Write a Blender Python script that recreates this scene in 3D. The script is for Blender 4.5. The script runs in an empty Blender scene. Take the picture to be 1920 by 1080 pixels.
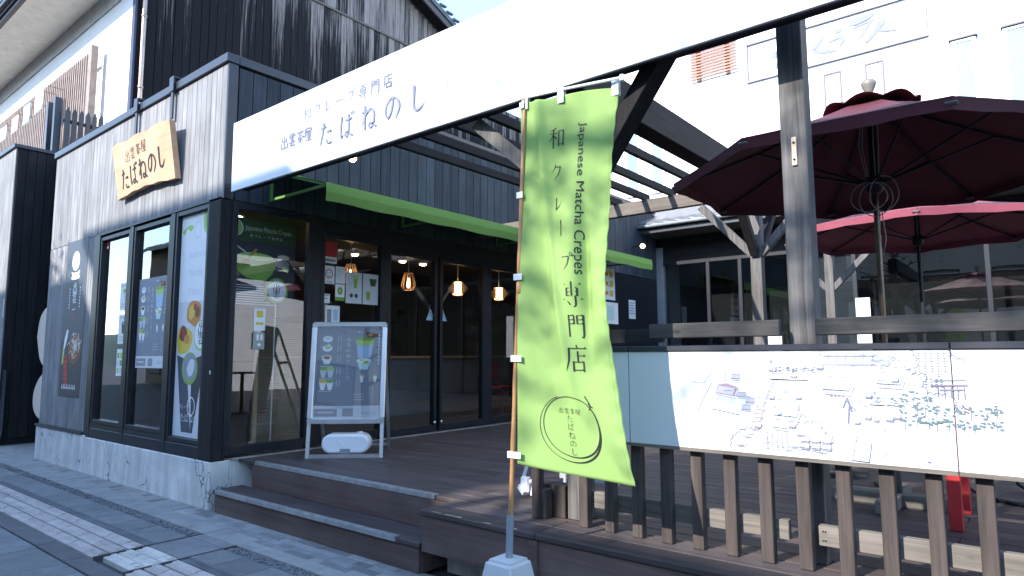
import bpy, bmesh, math, random
from mathutils import Vector, Matrix
random.seed(7)
S = bpy.context.scene
COL = S.collection
PI = math.pi
# ------------------------------------------------------------------ helpers
POS = {}

def tag(o, label=None, cat=None, group=None, kind=None):
    if label: o['label'] = label
    if cat: o['category'] = cat
    if group: o['group'] = group
    if kind: o['kind'] = kind
    return o

def thing(name, label, cat, loc=(0, 0, 0), group=None):
    o = bpy.data.objects.new(name, None)
    o.empty_display_size = 0.1
    o.location = loc
    COL.objects.link(o)
    POS[o] = Vector(loc)
    return tag(o, label, cat, group)

class MB:
    def __init__(s):
        s.v = []; s.f = []; s.m = []; s.sm = []
    def add(s, vs, fs, mi=0, smooth=False):
        n = len(s.v); s.v += [tuple(v) for v in vs]
        for f in fs:
            s.f.append([n + i for i in f]); s.m.append(mi); s.sm.append(smooth)
    def box(s, x0, x1, y0, y1, z0, z1, mi=0, ch=0.0):
        if ch > 0:
            return s.cbox(x0, x1, y0, y1, z0, z1, ch, mi)
        vs = [(x, y, z) for z in (z0, z1) for y in (y0, y1) for x in (x0, x1)]
        s.add(vs, [(0, 2, 3, 1), (4, 5, 7, 6), (0, 1, 5, 4), (2, 6, 7, 3), (0, 4, 6, 2), (1, 3, 7, 5)], mi)
    def cbox(s, x0, x1, y0, y1, z0, z1, c, mi=0):
        bm = bmesh.new(); bmesh.ops.create_cube(bm, size=1)
        for v in bm.verts:
            v.co = ((x0 + x1) / 2 + v.co.x * (x1 - x0), (y0 + y1) / 2 + v.co.y * (y1 - y0), (z0 + z1) / 2 + v.co.z * (z1 - z0))
        bmesh.ops.bevel(bm, geom=bm.edges[:], offset=c, segments=1, affect='EDGES')
        s.bm(bm, mi)
    def bm(s, bm, mi=0, smooth=False, M=None):
        bm.verts.index_update()
        s.add([(M @ v.co if M else v.co) for v in bm.verts], [[v.index for v in f.verts] for f in bm.faces], mi, smooth)
        bm.free()
    def bar(s, p0, p1, w, h, up=(0, 0, 1), mi=0, ch=0):
        p0 = Vector(p0); p1 = Vector(p1); d = p1 - p0; L = d.length; d.normalize()
        u = Vector(up); sd = d.cross(u)
        if sd.length < 1e-4: sd = d.cross(Vector((0, 1, 0)))
        sd.normalize(); u = sd.cross(d)
        M = Matrix((( sd.x, d.x, u.x, p0.x), (sd.y, d.y, u.y, p0.y), (sd.z, d.z, u.z, p0.z), (0, 0, 0, 1)))
        t = MB(); t.box(-w / 2, w / 2, 0, L, -h / 2, h / 2, ch=ch)
        s.add([M @ Vector(v) for v in t.v], t.f, mi)
    def tube(s, pts, r, n=10, mi=0, caps=True, smooth=True):
        pts = [Vector(p) for p in pts]
        rs = r if isinstance(r, (list, tuple)) else [r] * len(pts)
        vs = []; fs = []; pu = None
        for i, p in enumerate(pts):
            a = pts[max(i - 1, 0)]; b = pts[min(i + 1, len(pts) - 1)]
            t = (b - a); t = t.normalized() if t.length > 0 else Vector((0, 0, 1))
            if pu is None:
                pu = t.orthogonal().normalized()
            else:
                pu = pu - t * pu.dot(t)
                pu = pu.normalized() if pu.length > 1e-6 else t.orthogonal().normalized()
            w = t.cross(pu)
            for k in range(n):
                an = 2 * PI * k / n
                vs.append(p + (pu * math.cos(an) + w * math.sin(an)) * rs[i])
        for i in range(len(pts) - 1):
            for k in range(n):
                fs.append((i * n + k, i * n + (k + 1) % n, (i + 1) * n + (k + 1) % n, (i + 1) * n + k))
        s.add(vs, fs, mi, smooth)
        if caps:
            m = len(pts) - 1
            s.add(vs[:n], [list(range(n))[::-1]], mi); s.add(vs[m * n:], [list(range(n))], mi)
    def lathe(s, c, prof, n=20, mi=0, axis='z', smooth=True):
        c = Vector(c); vs = []; fs = []
        for (r, h) in prof:
            for k in range(n):
                a = 2 * PI * k / n
                if axis == 'z': vs.append(c + Vector((r * math.cos(a), r * math.sin(a), h)))
                elif axis == 'x': vs.append(c + Vector((h, r * math.cos(a), r * math.sin(a))))
                else: vs.append(c + Vector((r * math.sin(a), h, r * math.cos(a))))
        for i in range(len(prof) - 1):
            for k in range(n):
                fs.append((i * n + k, i * n + (k + 1) % n, (i + 1) * n + (k + 1) % n, (i + 1) * n + k))
        s.add(vs, fs, mi, smooth)
        if prof[0][0] > 1e-5: s.add(vs[:n], [list(range(n))[::-1]], mi)
        if prof[-1][0] > 1e-5: s.add(vs[-n:], [list(range(n))], mi)
    def prism(s, poly, ext, mi=0):
        """poly: 3D points (planar), ext: vector"""
        e = Vector(ext); a = [Vector(p) for p in poly]; b = [p + e for p in a]; n = len(a)
        s.add(a + b, [list(range(n))[::-1], [n + i for i in range(n)]] + [(i, (i + 1) % n, n + (i + 1) % n, n + i) for i in range(n)], mi)
    def build(s, name, mats, parent=None, recalc=True, loc=None):
        if not isinstance(mats, (list, tuple)): mats = [mats]
        if parent is not None: base = POS[parent]
        elif loc is not None: base = Vector(loc)
        else:
            xs = [v[0] for v in s.v]; ys = [v[1] for v in s.v]; zs = [v[2] for v in s.v]
            base = Vector(((min(xs) + max(xs)) / 2, (min(ys) + max(ys)) / 2, min(zs)))
        me = bpy.data.meshes.new(name)
        me.from_pydata([tuple(Vector(v) - base) for v in s.v], [], s.f)
        for m in mats: me.materials.append(m)
        for p, mi, sm in zip(me.polygons, s.m, s.sm):
            p.material_index = mi; p.use_smooth = sm
        if recalc:
            bm = bmesh.new(); bm.from_mesh(me)
            bmesh.ops.recalc_face_normals(bm, faces=bm.faces[:]); bm.to_mesh(me); bm.free()
        me.update()
        o = bpy.data.objects.new(name, me)
        COL.objects.link(o)
        if parent is not None:
            o.parent = parent; POS[o] = POS[parent]
        else:
            o.location = base; POS[o] = base
        return o

def lone(mb, name, mats, label, cat, group=None, kind=None):
    return tag(mb.build(name, mats), label, cat, group, kind)

def copy_tree(o, loc, label=None, group=None):
    c = o.copy(); COL.objects.link(c); c.location = loc; POS[c] = Vector(loc)
    if label: c['label'] = label
    if group: c['group'] = group
    for ch in list(o.children):
        k = ch.copy(); COL.objects.link(k); k.parent = c
        for g in list(ch.children):
            q = g.copy(); COL.objects.link(q); q.parent = k
    return c

# ------------------------------------------------------------------ materials
def new(name):
    m = bpy.data.materials.new(name); m.use_nodes = True
    nt = m.node_tree; b = nt.nodes['Principled BSDF']
    return m, nt, b, nt.nodes.new, nt.links.new

def paint(name, c, rough=0.5, metal=0.0, var=0.08, scale=6.0, bump=0.0, spec=0.5, trans=0.0, vstretch=1.0):
    m, nt, b, N, L = new(name)
    b.inputs['Roughness'].default_value = rough; b.inputs['Metallic'].default_value = metal
    b.inputs['Specular IOR Level'].default_value = spec
    tc = N('ShaderNodeTexCoord'); mp = N('ShaderNodeMapping'); mp.inputs['Scale'].default_value = (scale, scale, scale / vstretch)
    L(tc.outputs['Object'], mp.inputs['Vector'])
    nz = N('ShaderNodeTexNoise'); nz.inputs['Scale'].default_value = 1.0; nz.inputs['Detail'].default_value = 5
    L(mp.outputs[0], nz.inputs['Vector'])
    mr = N('ShaderNodeMapRange'); mr.inputs['To Min'].default_value = 1 - var; mr.inputs['To Max'].default_value = 1 + var
    mr.inputs['From Min'].default_value = .3; mr.inputs['From Max'].default_value = .7
    L(nz.outputs['Fac'], mr.inputs['Value'])
    mx = N('ShaderNodeVectorMath'); mx.operation = 'SCALE'; mx.inputs[0].default_value = c[:3]
    L(mr.outputs[0], mx.inputs['Scale']); L(mx.outputs[0], b.inputs['Base Color'])
    if bump:
        bp = N('ShaderNodeBump'); bp.inputs['Strength'].default_value = bump; bp.inputs['Distance'].default_value = .01
        L(nz.outputs['Fac'], bp.inputs['Height']); L(bp.outputs[0], b.inputs['Normal'])
    if trans:
        tr = N('ShaderNodeBsdfTranslucent'); L(mx.outputs[0], tr.inputs['Color'])
        ms = N('ShaderNodeMixShader'); ms.inputs[0].default_value = trans
        L(b.outputs[0], ms.inputs[1]); L(tr.outputs[0], ms.inputs[2])
        L(ms.outputs[0], nt.nodes['Material Output'].inputs['Surface'])
    return m

def wood(name, c1, c2, axis='z', rough=0.7, island=0.25, grain=38.0, knots=True, bump=0.35, streak=None):
    """c1 dark grain, c2 light grain; axis = along-grain direction"""
    m, nt, b, N, L = new(name)
    b.inputs['Roughness'].default_value = rough; b.inputs['Specular IOR Level'].default_value = .18
    tc = N('ShaderNodeTexCoord'); mp = N('ShaderNodeMapping')
    sc = [grain, grain, grain]; sc['xyz'.index(axis)] = grain * .045
    mp.inputs['Scale'].default_value = sc
    geo = N('ShaderNodeNewGeometry')
    ad = N('ShaderNodeVectorMath'); ad.operation = 'ADD'
    ms = N('ShaderNodeMath'); ms.operation = 'MULTIPLY'; ms.inputs[1].default_value = 37.0
    L(geo.outputs['Random Per Island'], ms.inputs[0])
    L(tc.outputs['Object'], ad.inputs[0]); L(ms.outputs[0], ad.inputs[1]); L(ad.outputs[0], mp.inputs['Vector'])
    nz = N('ShaderNodeTexNoise'); nz.inputs['Scale'].default_value = 1; nz.inputs['Detail'].default_value = 7; nz.inputs['Roughness'].default_value = .65
    nz.inputs['Distortion'].default_value = .6
    L(mp.outputs[0], nz.inputs['Vector'])
    cr = N('ShaderNodeValToRGB')
    cr.color_ramp.elements[0].position = .32; cr.color_ramp.elements[0].color = (*c1, 1)
    cr.color_ramp.elements[1].position = .68; cr.color_ramp.elements[1].color = (*c2, 1)
    L(nz.outputs['Fac'], cr.inputs[0])
    mr = N('ShaderNodeMapRange'); mr.inputs['To Min'].default_value = 1 - island; mr.inputs['To Max'].default_value = 1 + island
    L(geo.outputs['Random Per Island'], mr.inputs['Value'])
    # broad stains
    n2 = N('ShaderNodeTexNoise'); n2.inputs['Scale'].default_value = 2.1; n2.inputs['Detail'].default_value = 4
    L(ad.outputs[0], n2.inputs['Vector'])
    m2 = N('ShaderNodeMapRange'); m2.inputs['From Min'].default_value = .3; m2.inputs['From Max'].default_value = .7
    m2.inputs['To Min'].default_value = .8; m2.inputs['To Max'].default_value = 1.15
    L(n2.outputs['Fac'], m2.inputs['Value'])
    mu = N('ShaderNodeMath'); mu.operation = 'MULTIPLY'; L(mr.outputs[0], mu.inputs[0]); L(m2.outputs[0], mu.inputs[1])
    vm = N('ShaderNodeVectorMath'); vm.operation = 'SCALE'; L(cr.outputs[0], vm.inputs[0]); L(mu.outputs[0], vm.inputs['Scale'])
    out = vm.outputs[0]
    if knots:
        vo = N('ShaderNodeTexVoronoi'); vo.inputs['Scale'].default_value = 1.0
        mk = N('ShaderNodeMapping'); k = [7.0, 7.0, 7.0]; k['xyz'.index(axis)] = 3.2; mk.inputs['Scale'].default_value = k
        L(ad.outputs[0], mk.inputs['Vector']); L(mk.outputs[0], vo.inputs['Vector'])
        kr = N('ShaderNodeMapRange'); kr.inputs['From Min'].default_value = .03; kr.inputs['From Max'].default_value = .11
        kr.inputs['To Min'].default_value = .45; kr.inputs['To Max'].default_value = 1
        L(vo.outputs['Distance'], kr.inputs['Value'])
        v2 = N('ShaderNodeVectorMath'); v2.operation = 'SCALE'; L(out, v2.inputs[0]); L(kr.outputs[0], v2.inputs['Scale']); out = v2.outputs[0]
    L(out, b.inputs['Base Color'])
    bp = N('ShaderNodeBump'); bp.inputs['Strength'].default_value = bump; bp.inputs['Distance'].default_value = .004
    L(nz.outputs['Fac'], bp.inputs['Height']); L(bp.outputs[0], b.inputs['Normal'])
    return m

def charred(name):
    m, nt, b, N, L = new(name)
    b.inputs['Roughness'].default_value = .8; b.inputs['Specular IOR Level'].default_value = .25
    tc = N('ShaderNodeTexCoord'); geo = N('ShaderNodeNewGeometry')
    ms = N('ShaderNodeMath'); ms.operation = 'MULTIPLY'; ms.inputs[1].default_value = 53.0
    L(geo.outputs['Random Per Island'], ms.inputs[0])
    ad = N('ShaderNodeVectorMath'); ad.operation = 'ADD'; L(tc.outputs['Object'], ad.inputs[0]); L(ms.outputs[0], ad.inputs[1])
    mp = N('ShaderNodeMapping'); mp.inputs['Scale'].default_value = (30, 30, 1.0); L(ad.outputs[0], mp.inputs['Vector'])
    nz = N('ShaderNodeTexNoise'); nz.inputs['Scale'].default_value = 1; nz.inputs['Detail'].default_value = 8; nz.inputs['Roughness'].default_value = .7
    L(mp.outputs[0], nz.inputs['Vector'])
    sp = N('ShaderNodeSeparateXYZ'); L(geo.outputs['Position'], sp.inputs[0])
    # weathering band under each batten (bleached towards the top of each course)
    g1 = N('ShaderNodeMapRange'); g1.inputs['From Min'].default_value = 6.8; g1.inputs['From Max'].default_value = 9.6
    g1.inputs['To Min'].default_value = -.20; g1.inputs['To Max'].default_value = .12; L(sp.outputs['Z'], g1.inputs['Value'])
    isl = N('ShaderNodeMapRange'); isl.inputs['To Min'].default_value = -.13; isl.inputs['To Max'].default_value = .13
    L(geo.outputs['Random Per Island'], isl.inputs['Value'])
    g2 = N('ShaderNodeMapRange'); g2.inputs['From Min'].default_value = 6.0; g2.inputs['From Max'].default_value = 11.0
    g2.inputs['To Min'].default_value = 0; g2.inputs['To Max'].default_value = .13; L(sp.outputs['Y'], g2.inputs['Value'])
    a0 = N('ShaderNodeMath'); L(nz.outputs['Fac'], a0.inputs[0]); L(g2.outputs[0], a0.inputs[1])
    a1 = N('ShaderNodeMath'); L(a0.outputs[0], a1.inputs[0]); L(g1.outputs[0], a1.inputs[1])
    a2 = N('ShaderNodeMath'); L(a1.outputs[0], a2.inputs[0]); L(isl.outputs[0], a2.inputs[1])
    cr = N('ShaderNodeValToRGB'); e = cr.color_ramp.elements
    e[0].position = .51; e[0].color = (.008, .008, .010, 1); e[1].position = .82; e[1].color = (.28, .245, .225, 1)
    x = e.new(.61); x.color = (.013, .013, .015, 1); x = e.new(.68); x.color = (.12, .108, .104, 1)
    # thin bleached runs along board edges and cracks
    mq = N('ShaderNodeMapping'); mq.inputs['Scale'].default_value = (62, 62, .55); L(ad.outputs[0], mq.inputs['Vector'])
    nq = N('ShaderNodeTexNoise'); nq.inputs['Scale'].default_value = 1; nq.inputs['Detail'].default_value = 5; L(mq.outputs[0], nq.inputs['Vector'])
    sq = N('ShaderNodeMapRange'); sq.inputs['From Min'].default_value = .60; sq.inputs['From Max'].default_value = .70; sq.inputs['To Max'].default_value = .13; L(nq.outputs['Fac'], sq.inputs['Value'])
    a3 = N('ShaderNodeMath'); L(a2.outputs[0], a3.inputs[0]); L(sq.outputs[0], a3.inputs[1])
    L(a3.outputs[0], cr.inputs[0]); L(cr.outputs[0], b.inputs['Base Color'])
    bp = N('ShaderNodeBump'); bp.inputs['Strength'].default_value = .5; bp.inputs['Distance'].default_value = .006
    L(nz.outputs['Fac'], bp.inputs['Height']); L(bp.outputs[0], b.inputs['Normal'])
    return m

def concrete(name, c, crack=0.0, streak=0.3, scale=3.0):
    m, nt, b, N, L = new(name)
    b.inputs['Roughness'].default_value = .85; b.inputs['Specular IOR Level'].default_value = .25
    tc = N('ShaderNodeTexCoord')
    nz = N('ShaderNodeTexNoise'); nz.inputs['Scale'].default_value = scale; nz.inputs['Detail'].default_value = 8; nz.inputs['Roughness'].default_value = .62
    L(tc.outputs['Object'], nz.inputs['Vector'])
    mp = N('ShaderNodeMapping'); mp.inputs['Scale'].default_value = (9, 9, .7); L(tc.outputs['Object'], mp.inputs['Vector'])
    n2 = N('ShaderNodeTexNoise'); n2.inputs['Scale'].default_value = 1; n2.inputs['Detail'].default_value = 4; L(mp.outputs[0], n2.inputs['Vector'])
    m1 = N('ShaderNodeMapRange'); m1.inputs['From Min'].default_value = .3; m1.inputs['From Max'].default_value = .7
    m1.inputs['To Min'].default_value = .78; m1.inputs['To Max'].default_value = 1.12; L(nz.outputs['Fac'], m1.inputs['Value'])
    m2 = N('ShaderNodeMapRange'); m2.inputs['From Min'].default_value = .38; m2.inputs['From Max'].default_value = .66
    m2.inputs['To Min'].default_value = 1.05; m2.inputs['To Max'].default_value = 1 - streak; L(n2.outputs['Fac'], m2.inputs['Value'])
    mu = N('ShaderNodeMath'); mu.operation = 'MULTIPLY'; L(m1.outputs[0], mu.inputs[0]); L(m2.outputs[0], mu.inputs[1])
    fac = mu.outputs[0]
    if crack:
        md = N('ShaderNodeMapping'); md.inputs['Scale'].default_value = (4.2, 4.2, 1.6); L(tc.outputs['Object'], md.inputs['Vector'])
        nd = N('ShaderNodeTexNoise'); nd.inputs['Scale'].default_value = 6; nd.inputs['Detail'].default_value = 4; L(tc.outputs['Object'], nd.inputs['Vector'])
        av = N('ShaderNodeMixRGB'); av.inputs[0].default_value = .35; L(md.outputs[0], av.inputs[1]); L(nd.outputs['Color'], av.inputs[2])
        vo = N('ShaderNodeTexVoronoi'); vo.feature = 'DISTANCE_TO_EDGE'; vo.inputs['Scale'].default_value = 1.6; L(av.outputs[0], vo.inputs['Vector'])
        lt = N('ShaderNodeMapRange'); lt.inputs['From Min'].default_value = .004; lt.inputs['From Max'].default_value = .016
        lt.inputs['To Min'].default_value = 0; lt.inputs['To Max'].default_value = 1; L(vo.outputs['Distance'], lt.inputs['Value'])
        nm = N('ShaderNodeTexNoise'); nm.inputs['Scale'].default_value = 2.3; L(tc.outputs['Object'], nm.inputs['Vector'])
        gt = N('ShaderNodeMapRange'); gt.inputs['From Min'].default_value = .5; gt.inputs['From Max'].default_value = .56
        gt.inputs['To Min'].default_value = 1; gt.inputs['To Max'].default_value = 0; L(nm.outputs['Fac'], gt.inputs['Value'])
        mxx = N('ShaderNodeMath'); mxx.operation = 'MAXIMUM'; L(lt.outputs[0], mxx.inputs[0]); L(gt.outputs[0], mxx.inputs[1])
        cm = N('ShaderNodeMapRange'); cm.inputs['To Min'].default_value = .22; L(mxx.outputs[0], cm.inputs['Value'])
        m3 = N('ShaderNodeMath'); m3.operation = 'MULTIPLY'; L(fac, m3.inputs[0]); L(cm.outputs[0], m3.inputs[1]); fac = m3.outputs[0]
    vm = N('ShaderNodeVectorMath'); vm.operation = 'SCALE'; vm.inputs[0].default_value = c; L(fac, vm.inputs['Scale'])
    L(vm.outputs[0], b.inputs['Base Color'])
    bp = N('ShaderNodeBump'); bp.inputs['Strength'].default_value = .25; bp.inputs['Distance'].default_value = .01
    L(nz.outputs['Fac'], bp.inputs['Height']); L(bp.outputs[0], b.inputs['Normal'])
    return m

def pavers(name, c, var=.3, rough=.8, island=True):
    m, nt, b, N, L = new(name)
    b.inputs['Roughness'].default_value = rough; b.inputs['Specular IOR Level'].default_value = .35
    tc = N('ShaderNodeTexCoord'); geo = N('ShaderNodeNewGeometry')
    nz = N('ShaderNodeTexNoise'); nz.inputs['Scale'].default_value = 7; nz.inputs['Detail'].default_value = 9; nz.inputs['Roughness'].default_value = .7
    L(tc.outputs['Object'], nz.inputs['Vector'])
    n3 = N('ShaderNodeTexNoise'); n3.inputs['Scale'].default_value = 140; n3.inputs['Detail'].default_value = 2; L(tc.outputs['Object'], n3.inputs['Vector'])
    m1 = N('ShaderNodeMapRange'); m1.inputs['From Min'].default_value = .3; m1.inputs['From Max'].default_value = .7
    m1.inputs['To Min'].default_value = .78; m1.inputs['To Max'].default_value = 1.18; L(nz.outputs['Fac'], m1.inputs['Value'])
    m3 = N('ShaderNodeMapRange'); m3.inputs['From Min'].default_value = .3; m3.inputs['From Max'].default_value = .7
    m3.inputs['To Min'].default_value = .82; m3.inputs['To Max'].default_value = 1.18; L(n3.outputs['Fac'], m3.inputs['Value'])
    m2 = N('ShaderNodeMapRange'); m2.inputs['To Min'].default_value = 1 - var; m2.inputs['To Max'].default_value = 1 + var
    L(geo.outputs['Random Per Island'], m2.inputs['Value'])
    a = N('ShaderNodeMath'); a.operation = 'MULTIPLY'; L(m1.outputs[0], a.inputs[0]); L(m2.outputs[0], a.inputs[1])
    a2 = N('ShaderNodeMath'); a2.operation = 'MULTIPLY'; L(a.outputs[0], a2.inputs[0]); L(m3.outputs[0], a2.inputs[1])
    vm = N('ShaderNodeVectorMath'); vm.operation = 'SCALE'; vm.inputs[0].default_value = c; L(a2.outputs[0], vm.inputs['Scale'])
    L(vm.outputs[0], b.inputs['Base Color'])
    bp = N('ShaderNodeBump'); bp.inputs['Strength'].default_value = .35; bp.inputs['Distance'].default_value = .006
    L(n3.outputs['Fac'], bp.inputs['Height']); L(bp.outputs[0], b.inputs['Normal'])
    return m

def glass(name, tint=(.86, .9, .92), refl=1.0, wav=.0):
    m, nt, b, N, L = new(name)
    nt.nodes.remove(b)
    tr = N('ShaderNodeBsdfTransparent'); tr.inputs[0].default_value = (*tint, 1)
    gl = N('ShaderNodeBsdfGlossy'); gl.inputs['Roughness'].default_value = .0
    fr = N('ShaderNodeFresnel'); fr.inputs['IOR'].default_value = 1.55
    mu = N('ShaderNodeMath'); mu.operation = 'MULTIPLY'; mu.inputs[1].default_value = refl; mu.use_clamp = True
    geo = N('ShaderNodeNewGeometry'); iv = N('ShaderNodeMath'); iv.operation = 'SUBTRACT'; iv.inputs[0].default_value = 1.0; L(geo.outputs['Backfacing'], iv.inputs[1])
    m0 = N('ShaderNodeMath'); m0.operation = 'MULTIPLY'; L(fr.outputs[0], m0.inputs[0]); L(iv.outputs[0], m0.inputs[1])
    L(m0.outputs[0], mu.inputs[0])
    tc = N('ShaderNodeTexCoord'); nz = N('ShaderNodeTexNoise'); nz.inputs['Scale'].default_value = 1.3; L(tc.outputs['Object'], nz.inputs['Vector'])
    bp = N('ShaderNodeBump'); bp.inputs['Strength'].default_value = .02; bp.inputs['Distance'].default_value = .05
    L(nz.outputs['Fac'], bp.inputs['Height']); L(bp.outputs[0], gl.inputs['Normal'])
    ms = N('ShaderNodeMixShader'); L(mu.outputs[0], ms.inputs[0]); L(tr.outputs[0], ms.inputs[1]); L(gl.outputs[0], ms.inputs[2])
    L(ms.outputs[0], nt.nodes['Material Output'].inputs['Surface'])
    return m

def emit(name, c, s):
    m, nt, b, N, L = new(name)
    b.inputs['Base Color'].default_value = (*c, 1); b.inputs['Emission Color'].default_value = (*c, 1); b.inputs['Emission Strength'].default_value = s
    return m

def leafmat(name, c):
    m, nt, b, N, L = new(name)
    geo = N('ShaderNodeNewGeometry')
    cr = N('ShaderNodeValToRGB'); e = cr.color_ramp.elements
    e[0].color = (c[0] * .5, c[1] * .55, c[2] * .5, 1); e[1].color = (c[0] * 1.5, c[1] * 1.4, c[2] * 1.2, 1)
    L(geo.outputs['Random Per Island'], cr.inputs[0]); L(cr.outputs[0], b.inputs['Base Color'])
    b.inputs['Roughness'].default_value = .6
    return m

M = dict(
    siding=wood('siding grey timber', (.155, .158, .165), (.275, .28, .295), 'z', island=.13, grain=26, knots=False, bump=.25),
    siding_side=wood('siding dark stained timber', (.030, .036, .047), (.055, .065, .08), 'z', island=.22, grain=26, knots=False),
    black=paint('black steel', (.010, .012, .018), .42, var=.2, spec=.3),
    navy=paint('dark coping', (.02, .023, .034), .4, var=.15),
    darkwood=wood('dark stained wood', (.009, .009, .011), (.022, .021, .023), 'z', island=.2),
    darkwood_x=wood('dark stained wood x', (.010, .010, .012), (.026, .025, .027), 'x', island=.2),
    darkwood_y=wood('dark stained wood y', (.007, .007, .009), (.017, .0165, .019), 'y', island=.2),
    greywood=wood('weathered grey post', (.055, .053, .053), (.155, .148, .143), 'z', island=.12, grain=30),
    greywood_x=wood('weathered grey beam x', (.03, .029, .03), (.075, .072, .071), 'x', island=.12, grain=30),
    slat=wood('weathered fence slat', (.034, .028, .026), (.085, .069, .063), 'z', island=.22, grain=34, knots=False),
    pale_x=wood('bleached timber', (.095, .087, .077), (.20, .184, .163), 'x', island=.15, grain=26),
    tan_x=wood('tan timber', (.085, .073, .062), (.16, .14, .12), 'x', island=.12, grain=26),
    deck=wood('brown deck paint', (.054, .043, .043), (.092, .074, .071), 'x', island=.16, grain=22, knots=False, rough=.55),
    deckface=wood('brown deck fascia', (.078, .054, .049), (.136, .098, .087), 'x', island=.12, grain=18, knots=False, rough=.6),
    charred=charred('charred cedar'),
    conc=concrete('cracked concrete base', (.60, .60, .585), crack=1.0, streak=.15),
    conc2=concrete('plain concrete', (.27, .275, .27), streak=.12, scale=4),
    concgap=concrete('old concrete block', (.36, .36, .33), streak=.25, scale=5),
    plaster=paint('white plaster', (.80, .80, .80), .85, var=.04, scale=1.5),
    white=paint('white enamel board', (.54, .56, .57), .28, var=.015, scale=2),
    white2=paint('white plastic', (.72, .74, .76), .4, var=.04),
    pvc=paint('grey vinyl pipe', (.22, .25, .28), .4, var=.05),
    alu=paint('aluminium', (.62, .63, .65), .34, metal=.85, var=.06),
    alu_d=paint('worn aluminium nosing', (.42, .42, .42), .45, metal=.7, var=.25, scale=14),
    gutter=paint('grey gutter', (.34, .37, .40), .4, var=.08),
    tile=paint('grey roof tile', (.09, .095, .105), .45, var=.3),
    glass=glass('window glass', (.91, .94, .95), 2.1),
    glass2=glass('restaurant glass', (.58, .62, .64), 2.4),
    ink=paint('black ink', (.012, .014, .02), .5, var=.05),
    inkgrey=paint('grey lettering', (.15, .155, .225), .5, var=.05),
    green=paint('lime cloth', (.36, .545, .175), .75, var=.03, trans=.42, scale=2),
    awning=paint('green awning cloth', (.23, .42, .085), .8, var=.05, trans=.3, scale=2),
    awnmetal=paint('green painted steel', (.11, .24, .05), .5),
    bamboo=paint('bamboo pole', (.36, .19, .075), .45, var=.35, scale=11, vstretch=3),
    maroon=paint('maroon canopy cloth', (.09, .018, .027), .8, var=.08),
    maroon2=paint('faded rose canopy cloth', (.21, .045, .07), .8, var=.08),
    chrome=paint('chrome steel', (.6, .56, .52), .18, metal=1.0, var=.05),
    bronze=paint('dark bronze pole', (.11, .085, .07), .25, metal=.9, var=.05),
    rope=paint('grey rope', (.33, .33, .33), .8),
    kanban=wood('cypress signboard', (.47, .285, .17), (.58, .375, .245), 'x', island=0, grain=14, knots=False, bump=.1, rough=.5),
    red=paint('red paint', (.42, .025, .03), .45),
    beige=paint('beige board', (.62, .54, .45), .7, var=.05),
    tan=paint('light oak', (.45, .30, .16), .6, var=.2, vstretch=.2, scale=20),
)
# ------------------------------------------------------------------ flat drawing on a plane (signs, posters, lettering)
class Ink:
    """thin printed shapes laid on a plane: O + U*x + V*y, each shape a hair proud of the one before"""
    def __init__(s, O=None, U=None, V=None, fn=None, lift=.0012, step=.00006):
        s.v = []; s.f = []; s.m = []; s.d = lift; s.step = step; s.fn = fn
        if fn is None:
            s.O = Vector(O); s.U = Vector(U).normalized(); s.V = Vector(V).normalized(); s.N = s.U.cross(s.V).normalized()
        s.mats = []
    def mi(s, mat):
        if mat not in s.mats: s.mats.append(mat)
        return s.mats.index(mat)
    def P(s, x, y):
        if s.fn: return s.fn(x, y, s.d)
        return s.O + s.U * x + s.V * y + s.N * s.d
    def poly(s, pts, mat):
        n = len(s.v); s.v += [s.P(x, y) for x, y in pts]; s.f.append(list(range(n, n + len(pts)))); s.m.append(s.mi(mat)); s.d += s.step
    def quads(s, L, R, mat):
        n = len(s.v)
        for a, b in zip(L, R): s.v.append(s.P(*a)); s.v.append(s.P(*b))
        for i in range(len(L) - 1):
            s.f.append([n + 2 * i, n + 2 * i + 1, n + 2 * i + 3, n + 2 * i + 2]); s.m.append(s.mi(mat))
        s.d += s.step
    def rect(s, x0, x1, y0, y1, mat, n=1):
        if n == 1: s.poly([(x0, y0), (x1, y0), (x1, y1), (x0, y1)], mat)
        else:
            s.quads([(x0, y0 + (y1 - y0) * i / n) for i in range(n + 1)], [(x1, y0 + (y1 - y0) * i / n) for i in range(n + 1)], mat)
    def ell(s, cx, cy, rx, ry, mat, n=28, a0=0, a1=2 * PI, rot=0):
        pts = []
        for i in range(n):
            a = a0 + (a1 - a0) * i / (n if abs(a1 - a0 - 2 * PI) < 1e-6 else n - 1)
            x = rx * math.cos(a); y = ry * math.sin(a)
            pts.append((cx + x * math.cos(rot) - y * math.sin(rot), cy + x * math.sin(rot) + y * math.cos(rot)))
        s.poly(pts, mat)
    def line(s, pts, w, mat, w1=None):
        if w1 is None: w1 = w
        n = len(pts); L = []; R = []
        for i, p in enumerate(pts):
            a = pts[max(0, i - 1)]; b = pts[min(n - 1, i + 1)]
            dx, dy = b[0] - a[0], b[1] - a[1]; l = math.hypot(dx, dy) or 1
            ww = (p[2] if len(p) > 2 else w + (w1 - w) * i / max(1, n - 1)) / 2
            L.append((p[0] - dy / l * ww, p[1] + dx / l * ww)); R.append((p[0] + dy / l * ww, p[1] - dx / l * ww))
        s.quads(L, R, mat)
    def loop(s, pts, w, mat):
        s.line(list(pts) + [pts[0], pts[1]], w, mat)
    def build(s, name, parent=None):
        mb = MB(); mb.v = [tuple(v) for v in s.v]; mb.f = s.f; mb.m = s.m; mb.sm = [False] * len(s.f)
        return mb.build(name, s.mats, parent, recalc=False)

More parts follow.
